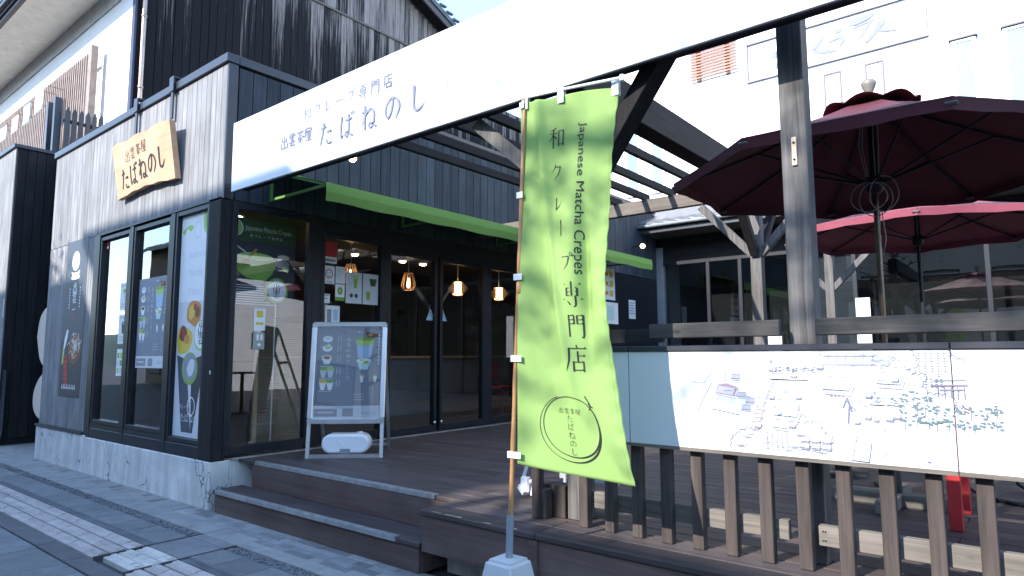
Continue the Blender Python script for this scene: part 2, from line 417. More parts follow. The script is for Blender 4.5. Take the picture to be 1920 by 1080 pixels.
def smooth(pts, n=6):
    """Catmull-Rom through (x,y,w)"""
    P = [pts[0]] + list(pts) + [pts[-1]]; out = []
    for i in range(1, len(P) - 2):
        for k in range(n):
            t = k / n; r = []
            for c in range(3):
                a, b, d, e = P[i - 1][c], P[i][c], P[i + 1][c], P[i + 2][c]
                r.append(.5 * (2 * b + (d - a) * t + (2 * a - 5 * b + 4 * d - e) * t * t + (3 * b - a - 3 * d + e) * t ** 3))
            out.append(tuple(r))
    out.append(tuple(pts[-1])); return out

def H(x0, x1, y): return ('h', x0, x1, y)
def V_(x, y0, y1): return ('v', x, y0, y1)
def Cc(*p): return ('c', p)
GL = {
 '和': [Cc((42, 93, 6), (28, 87, 4), (10, 83, 1.5)), H(4, 50, 69), V_(28, 87, 4), Cc((27, 67, 5), (18, 50, 3.5), (3, 33, 1)), Cc((31, 60, 3), (40, 52, 6), (47, 44, 5)), V_(60, 80, 12), V_(88, 80, 12), H(60, 88, 78), H(60, 88, 20)],
 'ク': [Cc((40, 93, 7), (30, 72, 4), (9, 50, 1)), Cc((36, 77, 3), (78, 80, 5)), Cc((78, 80, 8), (64, 40, 5), (26, 5, 1))],
 'レ': [Cc((26, 88, 7), (27, 50, 7), (25, 12, 7)), Cc((25, 12, 7), (58, 34, 4), (85, 64, 1.5))],
 'ー': [Cc((10, 52, 7), (50, 50, 4), (90, 51, 6))],
 '|': [Cc((46, 92, 7), (52, 50, 5), (54, 8, 6))],
 'プ': [Cc((12, 77, 4), (74, 79, 6)), Cc((74, 79, 8), (60, 38, 5), (24, 5, 1)), ('r', 89, 91, 9)],
 '専': [H(10, 90, 87), V_(50, 98, 43), V_(23, 73, 42), V_(77, 73, 42), H(23, 77, 72), H(23, 77, 57), H(23, 77, 43), H(4, 96, 29), Cc((68, 42, 7), (68, 8, 7), (56, 1, 2)), Cc((26, 22, 3), (36, 14, 6), (40, 8, 6))],
 '門': [V_(15, 90, 3), H(15, 42, 88), V_(42, 88, 54), H(15, 42, 71), H(15, 42, 55), H(58, 86, 88), V_(58, 88, 54), H(58, 86, 71), H(58, 86, 55), Cc((86, 90, 7), (86, 8, 7), (74, 3, 2))],
 '店': [Cc((50, 99, 3), (54, 89, 7)), H(14, 94, 86), Cc((18, 86, 7), (16, 42, 5), (3, 3, 1)), V_(55, 76, 40), H(55, 88, 60), V_(34, 40, 4), V_(80, 40, 4), H(34, 80, 38), H(34, 80, 10)],
 '出': [V_(50, 97, 6), V_(22, 84, 54), H(22, 78, 55), V_(78, 84, 54), V_(11, 44, 3), H(11, 89, 6), V_(89, 44, 3)],
 '雲': [H(18, 82, 95), Cc((8, 82, 2), (9, 66, 7)), H(9, 93, 81), Cc((93, 81, 4), (84, 66, 1.5)), V_(50, 95, 55), Cc((24, 73, 3), (38, 68, 5)), Cc((24, 62, 3), (38, 57, 5)), Cc((62, 73, 3), (76, 68, 5)), Cc((62, 62, 3), (76, 57, 5)), H(26, 74, 46), H(6, 94, 31), Cc((46, 31, 6), (22, 6, 3)), Cc((22, 6, 3), (76, 10, 4)), Cc((64, 24, 3), (84, 1, 7))],
 '茶': [H(6, 94, 85), V_(34, 98, 72), V_(66, 98, 72), Cc((50, 76, 7), (30, 54, 4), (3, 40, 1)), Cc((50, 76, 2), (72, 54, 6), (98, 42, 8)), H(22, 78, 36), V_(50, 56, 2), Cc((34, 28, 5), (19, 9, 1)), Cc((64, 28, 2), (81, 12, 7))],
 '屋': [H(16, 86, 92), V_(86, 92, 71), H(16, 86, 72), Cc((16, 92, 7), (14, 40, 5), (1, 3, 1)), H(28, 93, 57), Cc((54, 56, 5), (34, 40, 2)), H(34, 80, 40), Cc((70, 52, 2), (86, 40, 7)), H(32, 86, 26), V_(58, 40, 6), H(20, 96, 5)],
 'た': [Cc((12, 73, 4), (30, 74, 4), (50, 79, 5)), Cc((34, 95, 6), (28, 58, 5), (10, 8, 4)), Cc((54, 52, 3), (72, 56, 4), (84, 55, 5), (76, 48, 2)), Cc((58, 27, 4), (58, 13, 4), (70, 8, 4), (92, 11, 5))],
 'ば': [Cc((18, 91, 6), (12, 50, 5), (16, 8, 5), (24, 22, 2)), Cc((40, 69, 3), (60, 70, 4), (84, 73, 5)), Cc((63, 92, 5), (65, 50, 4), (63, 20, 4), (52, 7, 4), (40, 13, 4), (47, 25, 4), (66, 18, 4), (88, 4, 6)), Cc((76, 97, 4), (83, 86, 5)), Cc((89, 99, 4), (96, 89, 5))],
 'ね': [Cc((26, 95, 6), (27, 50, 5), (26, 4, 5)), Cc((6, 70, 4), (22, 72, 4), (36, 75, 4), (22, 48, 4), (5, 24, 3)), Cc((22, 48, 3), (40, 66, 4), (62, 77, 4), (82, 60, 5), (82, 28, 5), (68, 8, 4), (52, 11, 4), (56, 24, 4), (76, 19, 4), (96, 4, 6))],
 'の': [Cc((54, 80, 5), (46, 40, 5), (26, 15, 5), (10, 34, 4), (18, 66, 4), (48, 84, 4), (80, 70, 5), (90, 40, 5), (66, 4, 3))],
 'し': [Cc((30, 95, 7), (28, 42, 6), (32, 13, 6), (52, 5, 5), (72, 14, 4), (88, 32, 2))],
}
def glyph(k, ch, x, y, s, mat, wt=1.0, rot90=False, sx=1.0):
    """draw one character, lower-left corner (x, y), size s"""
    q = s / 100.0
    def T(px, py):
        if rot90: px, py = py, 100 - px
        return (x + px * q * sx, y + py * q)
    for st in GL[ch]:
        if st[0] == 'h':
            _, a, b, yy = st
            k.line([(*T(a, yy), (2.6 if wt < 2 else 3.6) * q * wt), (*T(b, yy), (2.6 if wt < 2 else 3.6) * q * wt)], 1, mat)
            k.poly([T(b - 9, yy + 1.3), T(b + 1, yy - 1.3), T(b - 3, yy + 6 * min(1.3, wt))], mat)
        elif st[0] == 'v':
            _, a, b, c = st
            n = 3
            k.line([(*T(a, b + (c - b) * i / n), 6.5 * q * wt) for i in range(n + 1)], 1, mat)
        elif st[0] == 'c':
            p = st[1]
            pp = smooth(p, 6) if len(p) > 2 else p
            k.line([(*T(u[0], u[1]), u[2] * q * wt) for u in pp], 1, mat)
        else:
            _, cx, cy, r = st
            k.line([(*T(cx + r * math.cos(a), cy + r * math.sin(a)), 2.8 * q * wt) for a in [2 * PI * i / 14 for i in range(15)]], 1, mat)

_tc = {}
def font_polys(txt):
    if txt in _tc: return _tc[txt]
    cu = bpy.data.curves.new('lettering', 'FONT'); cu.body = txt; cu.size = 1; cu.resolution_u = 3
    o = bpy.data.objects.new('lettering', cu); COL.objects.link(o)
    bpy.context.view_layer.update()
    me = bpy.data.meshes.new_from_object(o.evaluated_get(bpy.context.evaluated_depsgraph_get()))
    r = ([(v.co.x, v.co.y) for v in me.vertices], [list(p.vertices) for p in me.polygons])
    bpy.data.objects.remove(o); bpy.data.curves.remove(cu); bpy.data.meshes.remove(me)
    _tc[txt] = r; return r
def text(k, txt, x, y, size, mat, rot=0.0, width=None, ital=0.0):
    """Latin / small lettering set in the built-in font; width squeezes the line to that length"""
    vs, fs = font_polys(txt)
    if not vs: return
    mxx = max(v[0] for v in vs); sx = (width / (mxx * size)) if width else 1.0
    n = len(k.v)
    for vx, vy in vs:
        a = (vx + vy * ital) * size * sx; b = vy * size
        k.v.append(k.P(x + a * math.cos(rot) - b * math.sin(rot), y + a * math.sin(rot) + b * math.cos(rot)))
    for f in fs: k.f.append([n + i for i in f]); k.m.append(k.mi(mat))
    k.d += k.step

def flat(name, c, rough=.55, var=.03, spec=.4): return paint(name, c, rough, var=var, spec=spec)
F = dict(
    white=flat('print white', (.75, .76, .76)), cream=flat('print cream', (.66, .58, .45)), grey=flat('print grey', (.25, .26, .29)),
    lgrey=flat('print pale grey', (.58, .60, .63)), dark=flat('print charcoal', (.035, .04, .052)), black=flat('print black', (.012, .013, .016)),
    green=flat('print matcha green', (.20, .36, .06)), dgreen=flat('print deep green', (.03, .07, .025)), lime=flat('print lime', (.38, .55, .14)),
    orange=flat('print orange', (.55, .22, .045)), brown=flat('print brown', (.17, .06, .025)), red=flat('print red', (.45, .03, .03)),
    yellow=flat('print yellow', (.62, .46, .06)), blue=flat('print pale blue', (.36, .52, .68)), pink=flat('print pink', (.66, .33, .40)),
    navy=flat('print slate navy', (.055, .07, .095)), slate=flat('print slate', (.20, .225, .27)), line=flat('map line', (.13, .135, .20)),
    lline=flat('map faint line', (.30, .32, .40)), teal=flat('map teal', (.50, .66, .66)), wash=flat('map wash', (.42, .50, .58)), rose=flat('map rose', (.60, .42, .47)),
    mauve=flat('map mauve', (.22, .17, .23)), mapgreen=flat('map pine', (.10, .15, .17)))
# ================================================================== camera, light
cam = bpy.data.cameras.new('camera'); co = bpy.data.objects.new('camera', cam); COL.objects.link(co)
yaw, pitch, roll = math.radians(39.0), math.radians(5.93), math.radians(-0.232)
fw = Vector((-math.sin(yaw) * math.cos(pitch), math.cos(yaw) * math.cos(pitch), math.sin(pitch)))
r0 = Vector((math.cos(yaw), math.sin(yaw), 0)); u0 = r0.cross(fw)
rr = r0 * math.cos(roll) + u0 * math.sin(roll); uu = u0 * math.cos(roll) - r0 * math.sin(roll)
co.matrix_world = Matrix(((rr.x, uu.x, -fw.x, 0), (rr.y, uu.y, -fw.y, 0), (rr.z, uu.z, -fw.z, 1.40), (0, 0, 0, 1)))
cam.sensor_width = 36; cam.lens = 1219.0 / 1920 * 36; cam.clip_end = 3000; cam.clip_start = .05
S.camera = co
SUNL = Vector((.22, 1.0, -.62)).normalized()
sl = bpy.data.lights.new('sun', 'SUN'); sl.energy = 2.0; sl.angle = math.radians(.55); sl.color = (1, .94, .86)
so = bpy.data.objects.new('sun', sl); COL.objects.link(so); so.rotation_euler = SUNL.to_track_quat('-Z', 'Y').to_euler(); so.location = (-8, -20, 14)
w = bpy.data.worlds.new('World'); S.world = w; w.use_nodes = True
sk = w.node_tree.nodes.new('ShaderNodeTexSky'); sk.sky_type = 'NISHITA'; sk.sun_disc = False
sk.sun_elevation = math.asin(-SUNL.z); sk.sun_rotation = math.atan2(-SUNL.x, -SUNL.y) % (2 * PI)
sk.air_density = 1.0; sk.dust_density = .2; sk.ozone_density = 1.6
w.node_tree.links.new(sk.outputs[0], w.node_tree.nodes['Background'].inputs[0])
w.node_tree.nodes['Background'].inputs[1].default_value = .15
S.view_settings.view_transform = 'Standard'; S.view_settings.look = 'None'; S.view_settings.gamma = 1
S.view_settings.exposure = 2.35
S.cycles.max_bounces = 8; S.cycles.transparent_max_bounces = 16; S.cycles.glossy_bounces = 4; S.cycles.sample_clamp_indirect = 6

YA, XB, DZ = 3.04, -6.05, .43
SH_L, SH_R = 9.6, 7.6

# ================================================================== ground
g = MB(); g.box(-400, 400, -400, 400, -.5, -.035)
gm = pavers('mortar and asphalt base', (.045, .048, .052), var=0)
tag(g.build('ground', gm), kind='structure')
PV = pavers('grey pavers', (.155, .165, .172), var=.22)
PVD = pavers('dark pavers', (.095, .10, .108), var=.12)
PVR = pavers('street pavers', (.15, .165, .175), var=.14)
TAC = pavers('tactile block', (.385, .35, .335), var=.13)
TACW = pavers('pale tactile block', (.47, .455, .42), var=.08)
XE0, XE1 = -26.0, 6.0
def strip(name, y0, y1, pitch, mat, gap=.012, x0=XE0, x1=XE1, z=0.0, ph=0.0, skip=None):
    m = MB(); x = x0 + ph
    while x < x1:
        a, b_ = x, min(x + pitch * 1.0, x1)
        if not (skip and b_ > skip[0] and a < skip[1]):
            m.box(a + gap / 2, b_ - gap / 2, y0 + gap / 2, y1 - gap / 2, -.04, z + random.uniform(-.0015, .0015), ch=.003)
        elif skip:
            if a < skip[0]: m.box(a + gap / 2, skip[0] - gap / 2, y0 + gap / 2, y1 - gap / 2, -.04, z, ch=.003)
            if b_ > skip[1]: m.box(skip[1] + gap / 2, b_ - gap / 2, y0 + gap / 2, y1 - gap / 2, -.04, z, ch=.003)
        x += pitch
    return tag(m.build(name, mat), kind='structure')
SK = (-5.285, -4.755)
rd = MB()
y = 1.66; row = 0
while y > -9.0:
    x = -14.0 + (row % 2) * .145
    while x < 6.0:
        rd.box(x + .005, x + .285, y - .595, y - .005, -.04, random.uniform(-.0015, .0015), ch=.003 if y > .4 else 0)
        x += .29
    y -= .6; row += 1
tag(rd.build('street_paving', PVR), kind='structure')
strip('pavement_dark_band', 1.665, 1.81, .6, PVD, ph=.25)
strip('pavement', 2.255, 2.50, .35, PV, ph=.21, skip=SK)
# crossing slabs
c = MB(); c.box(SK[0] + .02, SK[1] - .02, 2.195, 2.50, -.04, .001, ch=.003); c.box(SK[0] + .02, SK[1] - .02, 2.506, 2.60, -.04, .001, ch=.003)
tag(c.build('pavement_cover_slab', pavers('cover slab', (.17, .18, .19), var=.05)), kind='structure')
# tactile blocks: base tiles with raised bars, rows staggered
def tactile(x0, x1, y0, y1, mat, name):
    m = MB(); rows = 3; h = (y1 - y0) / rows
    for r_ in range(rows):
        x = x0 - (r_ % 2) * .18 + .02
        while x < x1:
            a, b_ = max(x, x0), min(x + .36, x1)
            if b_ - a > .05:
                ya, yb = y0 + h * r_, y0 + h * (r_ + 1)
                gp = .003 if mat is TACW else .007; m.box(a + gp, b_ - gp, ya + gp, yb - gp, -.04, 0, ch=.003)
                m.prism([(a + .012, ya + h * .40, -.001), (a + .012, ya + h * .90, -.001), (a + .012, ya + h * .78, .009), (a + .012, ya + h * .5, .009)], (b_ - a - .024, 0, 0))
            x += .36
    return tag(m.build(name, mat), kind='structure')
tactile(XE0, SK[0] - .01, 1.815, 2.185, TAC, 'tactile_paving')
tactile(SK[0] + .03, SK[1] - .03, 1.87, 2.19, TACW, 'tactile_paving')
tactile(SK[1] + .01, XE1, 1.815, 2.185, TAC, 'tactile_paving')
# drain gratings: steel bars across a channel
GR = paint('galvanised grating', (.20, .215, .24), .5, metal=.4, var=.2)
def grate(x0, x1, label):
    t = thing('drain_grate', label, 'drain grate', ((x0 + x1) / 2, 2.22, -.03), 'drain grates in the pavement channel')
    b_ = MB(); x = x0 + .01
    while x < x1 - .01:
        b_.box(x, x + .007, 2.196, 2.246, -.025, -.001); x += .0185
    b_.build('bars', GR, t)
    f = MB(); f.box(x0, x1, 2.188, 2.195, -.03, .001); f.box(x0, x1, 2.247, 2.2535, -.03, .001); f.build('frame', GR, t)
grate(-10.9, -8.30, 'narrow steel drain grate in the pavement in front of the alley')
grate(-8.28, SK[0] - .01, 'narrow steel drain grate in the pavement before the glazed shop window')
grate(SK[1] + .02, -1.5, 'narrow steel drain grate in the pavement in front of the brown steps')
e = MB()
for x in SK: e.box(x - .006, x + .006, 1.83, 2.60, -.04, .003)
tag(e.build('pavement_joint', paint('steel joint', (.05, .052, .055), .5)), kind='structure')
# pebble band
pb = MB(); peb_m = pavers('pebbles', (.13, .14, .15), var=.45)
pb.box(XE0, XE1, 2.503, 2.60, -.04, -.012)
ico = bmesh.new(); bmesh.ops.create_icosphere(ico, subdivisions=1, radius=1)
iv = [v.co.copy() for v in ico.verts]; ico.verts.index_update(); iff = [[v.index for v in f.verts] for f in ico.faces]; ico.free()
for i in range(2400):
    x = random.uniform(-12.5, -1.8)
    if SK[0] - .02 < x < SK[1] + .02: continue
    y = random.gauss(2.553, .026); y = min(max(y, 2.508), 2.60 + .012 * math.sin(x * 9))
    a, b_, c_ = random.uniform(.010, .021), random.uniform(.008, .015), random.uniform(.006, .011); an = random.uniform(0, PI)
    ca, sa = math.cos(an), math.sin(an)
    pb.add([(x + v.x * a * ca - v.y * b_ * sa, y + v.x * a * sa + v.y * b_ * ca, -.010 + v.z * c_) for v in iv], iff, 0, True)
tag(pb.build('pebble_band', peb_m), kind='stuff')
cs = MB(); cs.box(XE0, -6.3, 2.604, 3.2, -.04, 0); cs.box(-6.3, SK[0], 2.604, 2.80, -.04, 0)
cs.box(SK[1], XE1, 2.604, 2.73, -.04, 0); cs.box(SK[0] + .006, SK[1] - .006, 2.604, 2.80, -.04, -.0015)
tag(cs.build('pavement_concrete_edge', M['conc2']), kind='structure')
al = MB(); al.box(XE0, -11.0, 3.2, 5.5, -.04, -.004); tag(al.build('alley_paving', M['conc2']), kind='structure')
st = MB(); random.seed(3)
for r_, (ya, yb) in enumerate([(2.735, 2.80), (2.803, 2.87), (2.873, 2.94), (2.943, 3.05)]):
    x = -6.28 if r_ > 0 else SK[1]
    while x < XE1:
        w_ = random.choice([.13, .2, .26, .3]); st.box(x + .003, x + w_ - .003, ya, yb, -.04, random.uniform(-.002, .002), ch=.003); x += w_
tag(st.build('pavement_setts', pavers('small setts', (.23, .235, .235), var=.33)), kind='structure')
# stain-like fragments of broken edging at the wall foot
br = MB()
for i in range(26):
    x = random.uniform(-11, -6.3); wd = random.uniform(.05, .16)
    br.box(x, x + wd, 2.80 + random.uniform(0, .14), 2.94 + random.uniform(0, .05), -.02, random.uniform(.001, .004), ch=.001)
tag(br.build('pavement_patches', pavers('worn edging', (.22, .215, .205), var=.35)), kind='structure')

# ================================================================== timber deck with steps
dk = thing('timber_deck', 'dark brown painted timber deck with two front steps and metal nosings', 'deck', (-3, 5, 0))
b = MB()
y = 3.29; i = 0
while y < 12.25:
    y1 = min(y + .138, 12.26)
    xs = [-6.04, -3.13 - .4 * (i % 3 == 0), -.4 + .7 * (i % 2), 5.6]
    for a, c_ in zip(xs[:-1], xs[1:]):
        b.box(a + .002, c_ - .002, y, y1 - .005, DZ - .03, DZ + random.uniform(-.0008, .0008), ch=.003)
    y = y1; i += 1
for (ya, yb) in ((2.93, 3.105), (3.11, 3.285)):
    for a, c_ in ((-3.14, -2.23), (-2.226, .6), (.604, 5.6)):
        b.box(a, c_, ya, yb, DZ - .035, DZ, ch=.006)
b.build('deck_boards', M['deck'], dk)
f = MB()
f.box(-3.13, -2.232, 2.945, 2.975, .17, DZ - .036, ch=.003); f.box(-2.228, .58, 2.945, 2.975, .17, DZ - .036, ch=.003); f.box(.584, 5.6, 2.945, 2.975, .17, DZ - .036, ch=.003)
f.box(-3.135, -3.11, 2.98, 3.28, .17, DZ - .036); f.box(-2.262, -2.205, 2.925, 2.944, .03, DZ - .04)
f.build('front_board', M['deckface'], dk)
f = MB(); f.box(-5.76, -3.136, 3.275, 3.30, .20, DZ - .031); f.build('riser', M['deckface'], dk)
s_ = MB(); s_.box(-5.93, -3.2, 2.99, 3.274, .163, .20, ch=.006); stp = s_.build('step', M['deck'], dk)
s2 = MB(); s2.box(-5.91, -3.22, 3.005, 3.03, 0.0, .162, ch=.003); s2.box(-3.245, -3.215, 3.031, 3.27, 0, .162); s2.build('step_riser', M['deckface'], stp)
for (xa, xb_, yy, zz) in ((-5.72, -3.36, 3.29, DZ), (-5.86, -3.42, 2.99, .20)):
    n_ = MB(); n_.box(xa, xb_, yy - .012, yy + .032, zz + .0005, zz + .006); n_.box(xa, xb_, yy - .014, yy - .002, zz - .026, zz + .003)
    for k in range(4): n_.box(xa, xb_, yy - .008 + k * .010, yy - .003 + k * .010, zz + .006, zz + .0085)
    n_.build('nosing', M['alu_d'], dk)
cb = MB()
for a in [-3.1 + k * .37 for k in range(10)]:
    cb.box(a, a + .33, 3.14, 3.3, 0, .19, ch=.008)
    cb.box(a + .335, a + .365, 3.09, 3.12, 0, .2)
cb.build('foundation', M['concgap'], dk)
sc_ = MB()
for i in range(9):
    x = random.choice([-3.0, -2.9, -2.72, -2.6, -2.45]) + random.uniform(-.05, .05); L_ = random.uniform(.02, .09)
    sc_.add([(x, 2.931, DZ + .0008), (x + L_, 2.932, DZ + .0008), (x + L_ * .8, 2.95 + random.uniform(0, .008), DZ + .0008), (x + .005, 2.943, DZ + .0008)], [(0, 1, 2, 3)])
sc_.build('paint_chips', paint('bare yellow timber', (.42, .34, .2)), dk)

# ================================================================== slatted fence with map boards
fn = thing('slatted_fence', 'weathered brown timber fence of upright slats along the deck edge under the map board', 'fence', (-1, 3.24, DZ))
sx = [-.235 - .17 * i for i in range(-6, 14)]
for x in sx:
    if -2.25 < x + .026 < -2.13 or x < -2.5: continue
    m = MB(); m.box(x - .003, x + .055, 3.20, 3.252, DZ + .002, 1.30, ch=.003); m.build('slat', M['slat'], fn)
for (xa, xb_) in ((-2.14, -.975), (-.845, 1.2)):
    m = MB(); m.box(xa, xb_, 3.256, 3.30, .535, .625, ch=.003)
    rl = m.build('lower_rail', M['pale_x'], fn)
    n_ = MB()
    for xx in (xa + .02, xa + .03):
        for zz in (.56, .60): n_.lathe((xx, 3.2555, zz), [(.004, 0), (.004, -.0015), (.0, -.002)], 8, axis='y')
    n_.build('nails', M['black'], rl)
for (xa, xb_) in ((-1.64, -.96), (-.80, 1.25)):
    m = MB(); m.box(xa, xb_, 3.20, 3.245, 1.487, 1.565, ch=.004); m.build('top_rail', M['greywood_x'], fn)
m = MB(); m.box(-2.13, -1.655, 3.38, 3.42, 1.47, 1.55); m.build('top_rail', M['darkwood_x'], fn)  # rail in shadow: its shade is put into the darker wood colour
m = MB()
m.box(-2.5, -2.27, 3.30, 3.40, DZ, .62, ch=.004); m.box(-2.46, -2.36, 3.22, 3.29, DZ, .60, ch=.004)
m.build('end_block', M['slat'], fn)

def mapframe(x0, x1, label):
    t = thing('map_board', label, 'map board', ((x0 + x1) / 2, 3.17, .92), 'map boards on the fence')
    p = MB(); p.box(x0, x1, 3.150, 3.166, .935, 1.418, ch=.002); p.build('panel', M['white'], t)
    c1 = MB(); c1.box(x0, x1, 3.140, 3.195, 1.4185, 1.447, ch=.003); c1.box(x0 + .02, x1 - .02, 3.175, 3.198, .93, 1.418); c1.build('cap_rail', M['navy'], t)
    c2 = MB(); c2.box(x0, x1, 3.146, 3.174, .92, .9345); c2.build('bottom_rail', M['tan_x'], t)
    return t
mp0 = mapframe(-2.44, -1.745, 'plain white end board on the fence, mostly hidden behind the lime banner')
mp1 = mapframe(-1.74, -.287, 'long white board with a hand drawn town map of shrines, roofs and pine trees')
mp2 = mapframe(-.283, 1.30, 'white map board at the right end with a red figure and a blue river')
rnd = random.Random(11)
def ink_map():
    k = Ink((0, 3.150, 0), (1, 0, 0), (0, 0, 1), lift=.0008, step=.000004)
    ln, ll = F['line'], F['lline']
    wl = .0034
    # pixel layout of the drawing measured on the board: board coordinates in metres
    def hut(x, z, s, wash):
        k.poly([(x - .05 * s, z), (x + .04 * s, z - .004 * s), (x + .055 * s, z + .045 * s), (x - .03 * s, z + .05 * s)], wash)
        k.loop([(x - .05 * s, z), (x + .04 * s, z - .004 * s), (x + .055 * s, z + .045 * s), (x - .03 * s, z + .05 * s)], wl, ln)
        k.line([(x - .045 * s, z - .018 * s), (x + .045 * s, z - .024 * s), (x + .06 * s, z + .012 * s)], wl, ln)
        for j in range(6): k.line([(x - .04 * s + j * .015 * s, z - .02 * s), (x - .04 * s + j * .015 * s, z)], wl * .7, ll)
    def pine(x, z, s, c1):
        k.line([(x, z), (x + .002 * s, z + .03 * s), (x - .001 * s, z + .055 * s)], .0022 * s, c1)
        for j in range(7):
            a = x + rnd.uniform(-.022, .022) * s; b_ = z + rnd.uniform(.016, .058) * s
            k.ell(a, b_, rnd.uniform(.006, .011) * s, rnd.uniform(.003, .0055) * s, c1, 9, rot=rnd.uniform(-.5, .5))
    def scallop(pts, n=9):
        for i in range(len(pts) - 1):
            (xa, za), (xb_, zb) = pts[i], pts[i + 1]; L_ = math.hypot(xb_ - xa, zb - za); m_ = max(1, int(L_ / .022))
            for j in range(m_):
                p0 = (xa + (xb_ - xa) * j / m_, za + (zb - za) * j / m_); p1 = (xa + (xb_ - xa) * (j + 1) / m_, za + (zb - za) * (j + 1) / m_)
                mx_, mz = (p0[0] + p1[0]) / 2, (p0[1] + p1[1]) / 2; nx, nz_ = -(p1[1] - p0[1]), p1[0] - p0[0]
                k.line([p0, (mx_ + nx * .35 + (p0[0] - mx_) * .5, mz + nz_ * .35 + (p0[1] - mz) * .5), (mx_ + nx * .35 + (p1[0] - mx_) * .5, mz + nz_ * .35 + (p1[1] - mz) * .5), p1], .003, ln)
    def textcol(x, z0, z1, w_=.008):
        z = z1
        while z > z0:
            for q in range(2):
                a = x + rnd.uniform(-w_, w_) * .4; k.line([(a - w_ * .35, z - rnd.uniform(0, .004)), (a + w_ * .4, z - rnd.uniform(0, .006))], .0022, ln)
            k.line([(x, z), (x + .001, z - .006)], .0022, ln); z -= .0105
    # main shrine, left
    wash = F['wash']
    k.poly([(-1.285, 1.135), (-1.15, 1.112), (-1.09, 1.20), (-1.235, 1.21)], F['wash']); k.loop([(-1.285, 1.135), (-1.15, 1.112), (-1.09, 1.20), (-1.235, 1.21)], wl, ln)
    k.poly([(-1.262, 1.212), (-1.168, 1.198), (-1.152, 1.245), (-1.205, 1.262), (-1.248, 1.255)], F['mauve']); k.poly([(-1.258, 1.217), (-1.178, 1.205), (-1.163, 1.238), (-1.245, 1.248)], F['lline'])
    k.line([(-1.268, 1.208), (-1.165, 1.19), (-1.148, 1.24)], .004, F['mauve'])
    for j in range(9): k.line([(-1.255 + j * .011, 1.165 + rnd.uniform(-.01, .005)), (-1.255 + j * .011, 1.20 - j * .0012)], .0022, ln)
    for j in range(4): k.line([(-1.22 + j * .013, 1.25), (-1.222 + j * .013, 1.29 + rnd.uniform(-.01, .02))], .002, ln)
    textcol(-1.212, 1.27, 1.31)
    for (a, b_) in ((-1.135, 1.20), (-1.095, 1.175), (-1.115, 1.14), (-1.16, 1.285)): hut(a, b_, .42, F['lline'])
    k.line([(-1.255, 1.29), (-1.02, 1.285)], wl, ll); k.line([(-1.36, 1.12), (-1.28, 1.26)], wl, ln); k.line([(-1.34, 1.24), (-1.28, 1.31)], wl, ll)
    # long road of roofs
    for j in range(13):
        t = j / 12; x = -1.005 - .075 * t + rnd.uniform(-.006, .006); z = 1.27 - .22 * t; hut(x, z, .36, F['rose'] if j > 6 else F['white'])
    k.line([(-.99, 1.28), (-1.075, 1.06)], wl, ll); k.line([(-.965, 1.28), (-1.04, 1.07)], wl, ll)
    # row of trees and hall at the top
    for j in range(9): pine(-.985 + j * .022, 1.31, .55, ln)
    k.rect(-.995, -.83, 1.285, 1.308, F['white']); k.loop([(-.995, 1.283), (-.83, 1.283), (-.825, 1.31), (-.985, 1.31)], wl, ln); k.line([(-.99, 1.296), (-.84, 1.296)], .0035, F['rose'])
    hut(-.71, 1.245, 1.15, wash); hut(-.455 - .05, 1.275, .95, F['wash']); hut(-.93, 1.12, 1.1, F['teal']); hut(-.96, 1.065, .7, F['teal'])
    for j in range(4): k.ell(-.735 + j * .016, 1.218, .006, .005, F['mauve'], 10)
    for j in range(2): k.loop([(-.585 + j * .065, 1.185), (-.53 + j * .065, 1.183), (-.522 + j * .065, 1.215), (-.575 + j * .065, 1.218)], wl, ll); pine(-.555 + j * .06, 1.185, .55, F['mapgreen'])
    # standing strokes (gates)
    k.line([(-.672, 1.21), (-.655, 1.15)], .008, F['line']); k.line([(-.672, 1.21), (-.69, 1.165)], .007, F['line']); k.line([(-.665, 1.18), (-.672, 1.10)], .007, ln); k.line([(-.672, 1.19), (-.64, 1.155)], .005, ln)
    for j in range(5): k.line([(-.655 + j * .012, 1.13 + j * .01), (-.62 + j * .012, 1.30 + j * .006)], .0017, ll)
    for j in range(7): k.line([(-.78 + j * .035, 1.355), (-.77 + j * .035, 1.405)], .0016, ll)
    k.rect(-.78, -.55, 1.352, 1.357, ll); k.rect(-.76, -.56, 1.39, 1.394, ll)
    for j in range(10): k.line([(-.49 + j * .02, 1.37), (-.478 + j * .02, 1.395)], .0015, ll)
    # speech-cloud outlines and text columns
    scallop([(-.425, 1.415), (-.405, 1.37), (-.425, 1.315), (-.375, 1.31), (-.40, 1.265), (-.375, 1.235), (-.30, 1.23), (-.285, 1.19), (-.24, 1.175)])
    scallop([(-.292, 1.415), (-.29, 1.39), (-.24, 1.365)][::1]); scallop([(-1.19, .955), (-1.185, 1.0), (-1.15, 1.03), (-1.10, 1.05), (-1.03, 1.06)])
    scallop([(-.90, 1.05), (-.88, 1.085), (-.80, 1.095), (-.77, 1.05), (-.74, 1.03), (-.76, .985)]); scallop([(-.65, 1.05), (-.62, 1.0), (-.60, .96)])
    for j in range(5): textcol(-.395 + j * .022, 1.33 - .02 * (j % 2), 1.405)
    for j in range(4): textcol(-.375 + j * .018, 1.265, 1.30)
    for j in range(5): textcol(-1.02 + j * .022, .96, 1.04)
    k.ell(-.872, 1.035, .02, .006, F['mauve'], 12)
    for j in range(6): hut(-.855 + (j % 3) * .045, 1.012 - (j // 3) * .028, .38, F['white'])
    for j in range(12): k.line([(-.86 + rnd.uniform(-.08, .1), .945 + rnd.uniform(0, .04)), (-.86 + rnd.uniform(-.1, .12), .96 + rnd.uniform(0, .06))], .0015, ln)
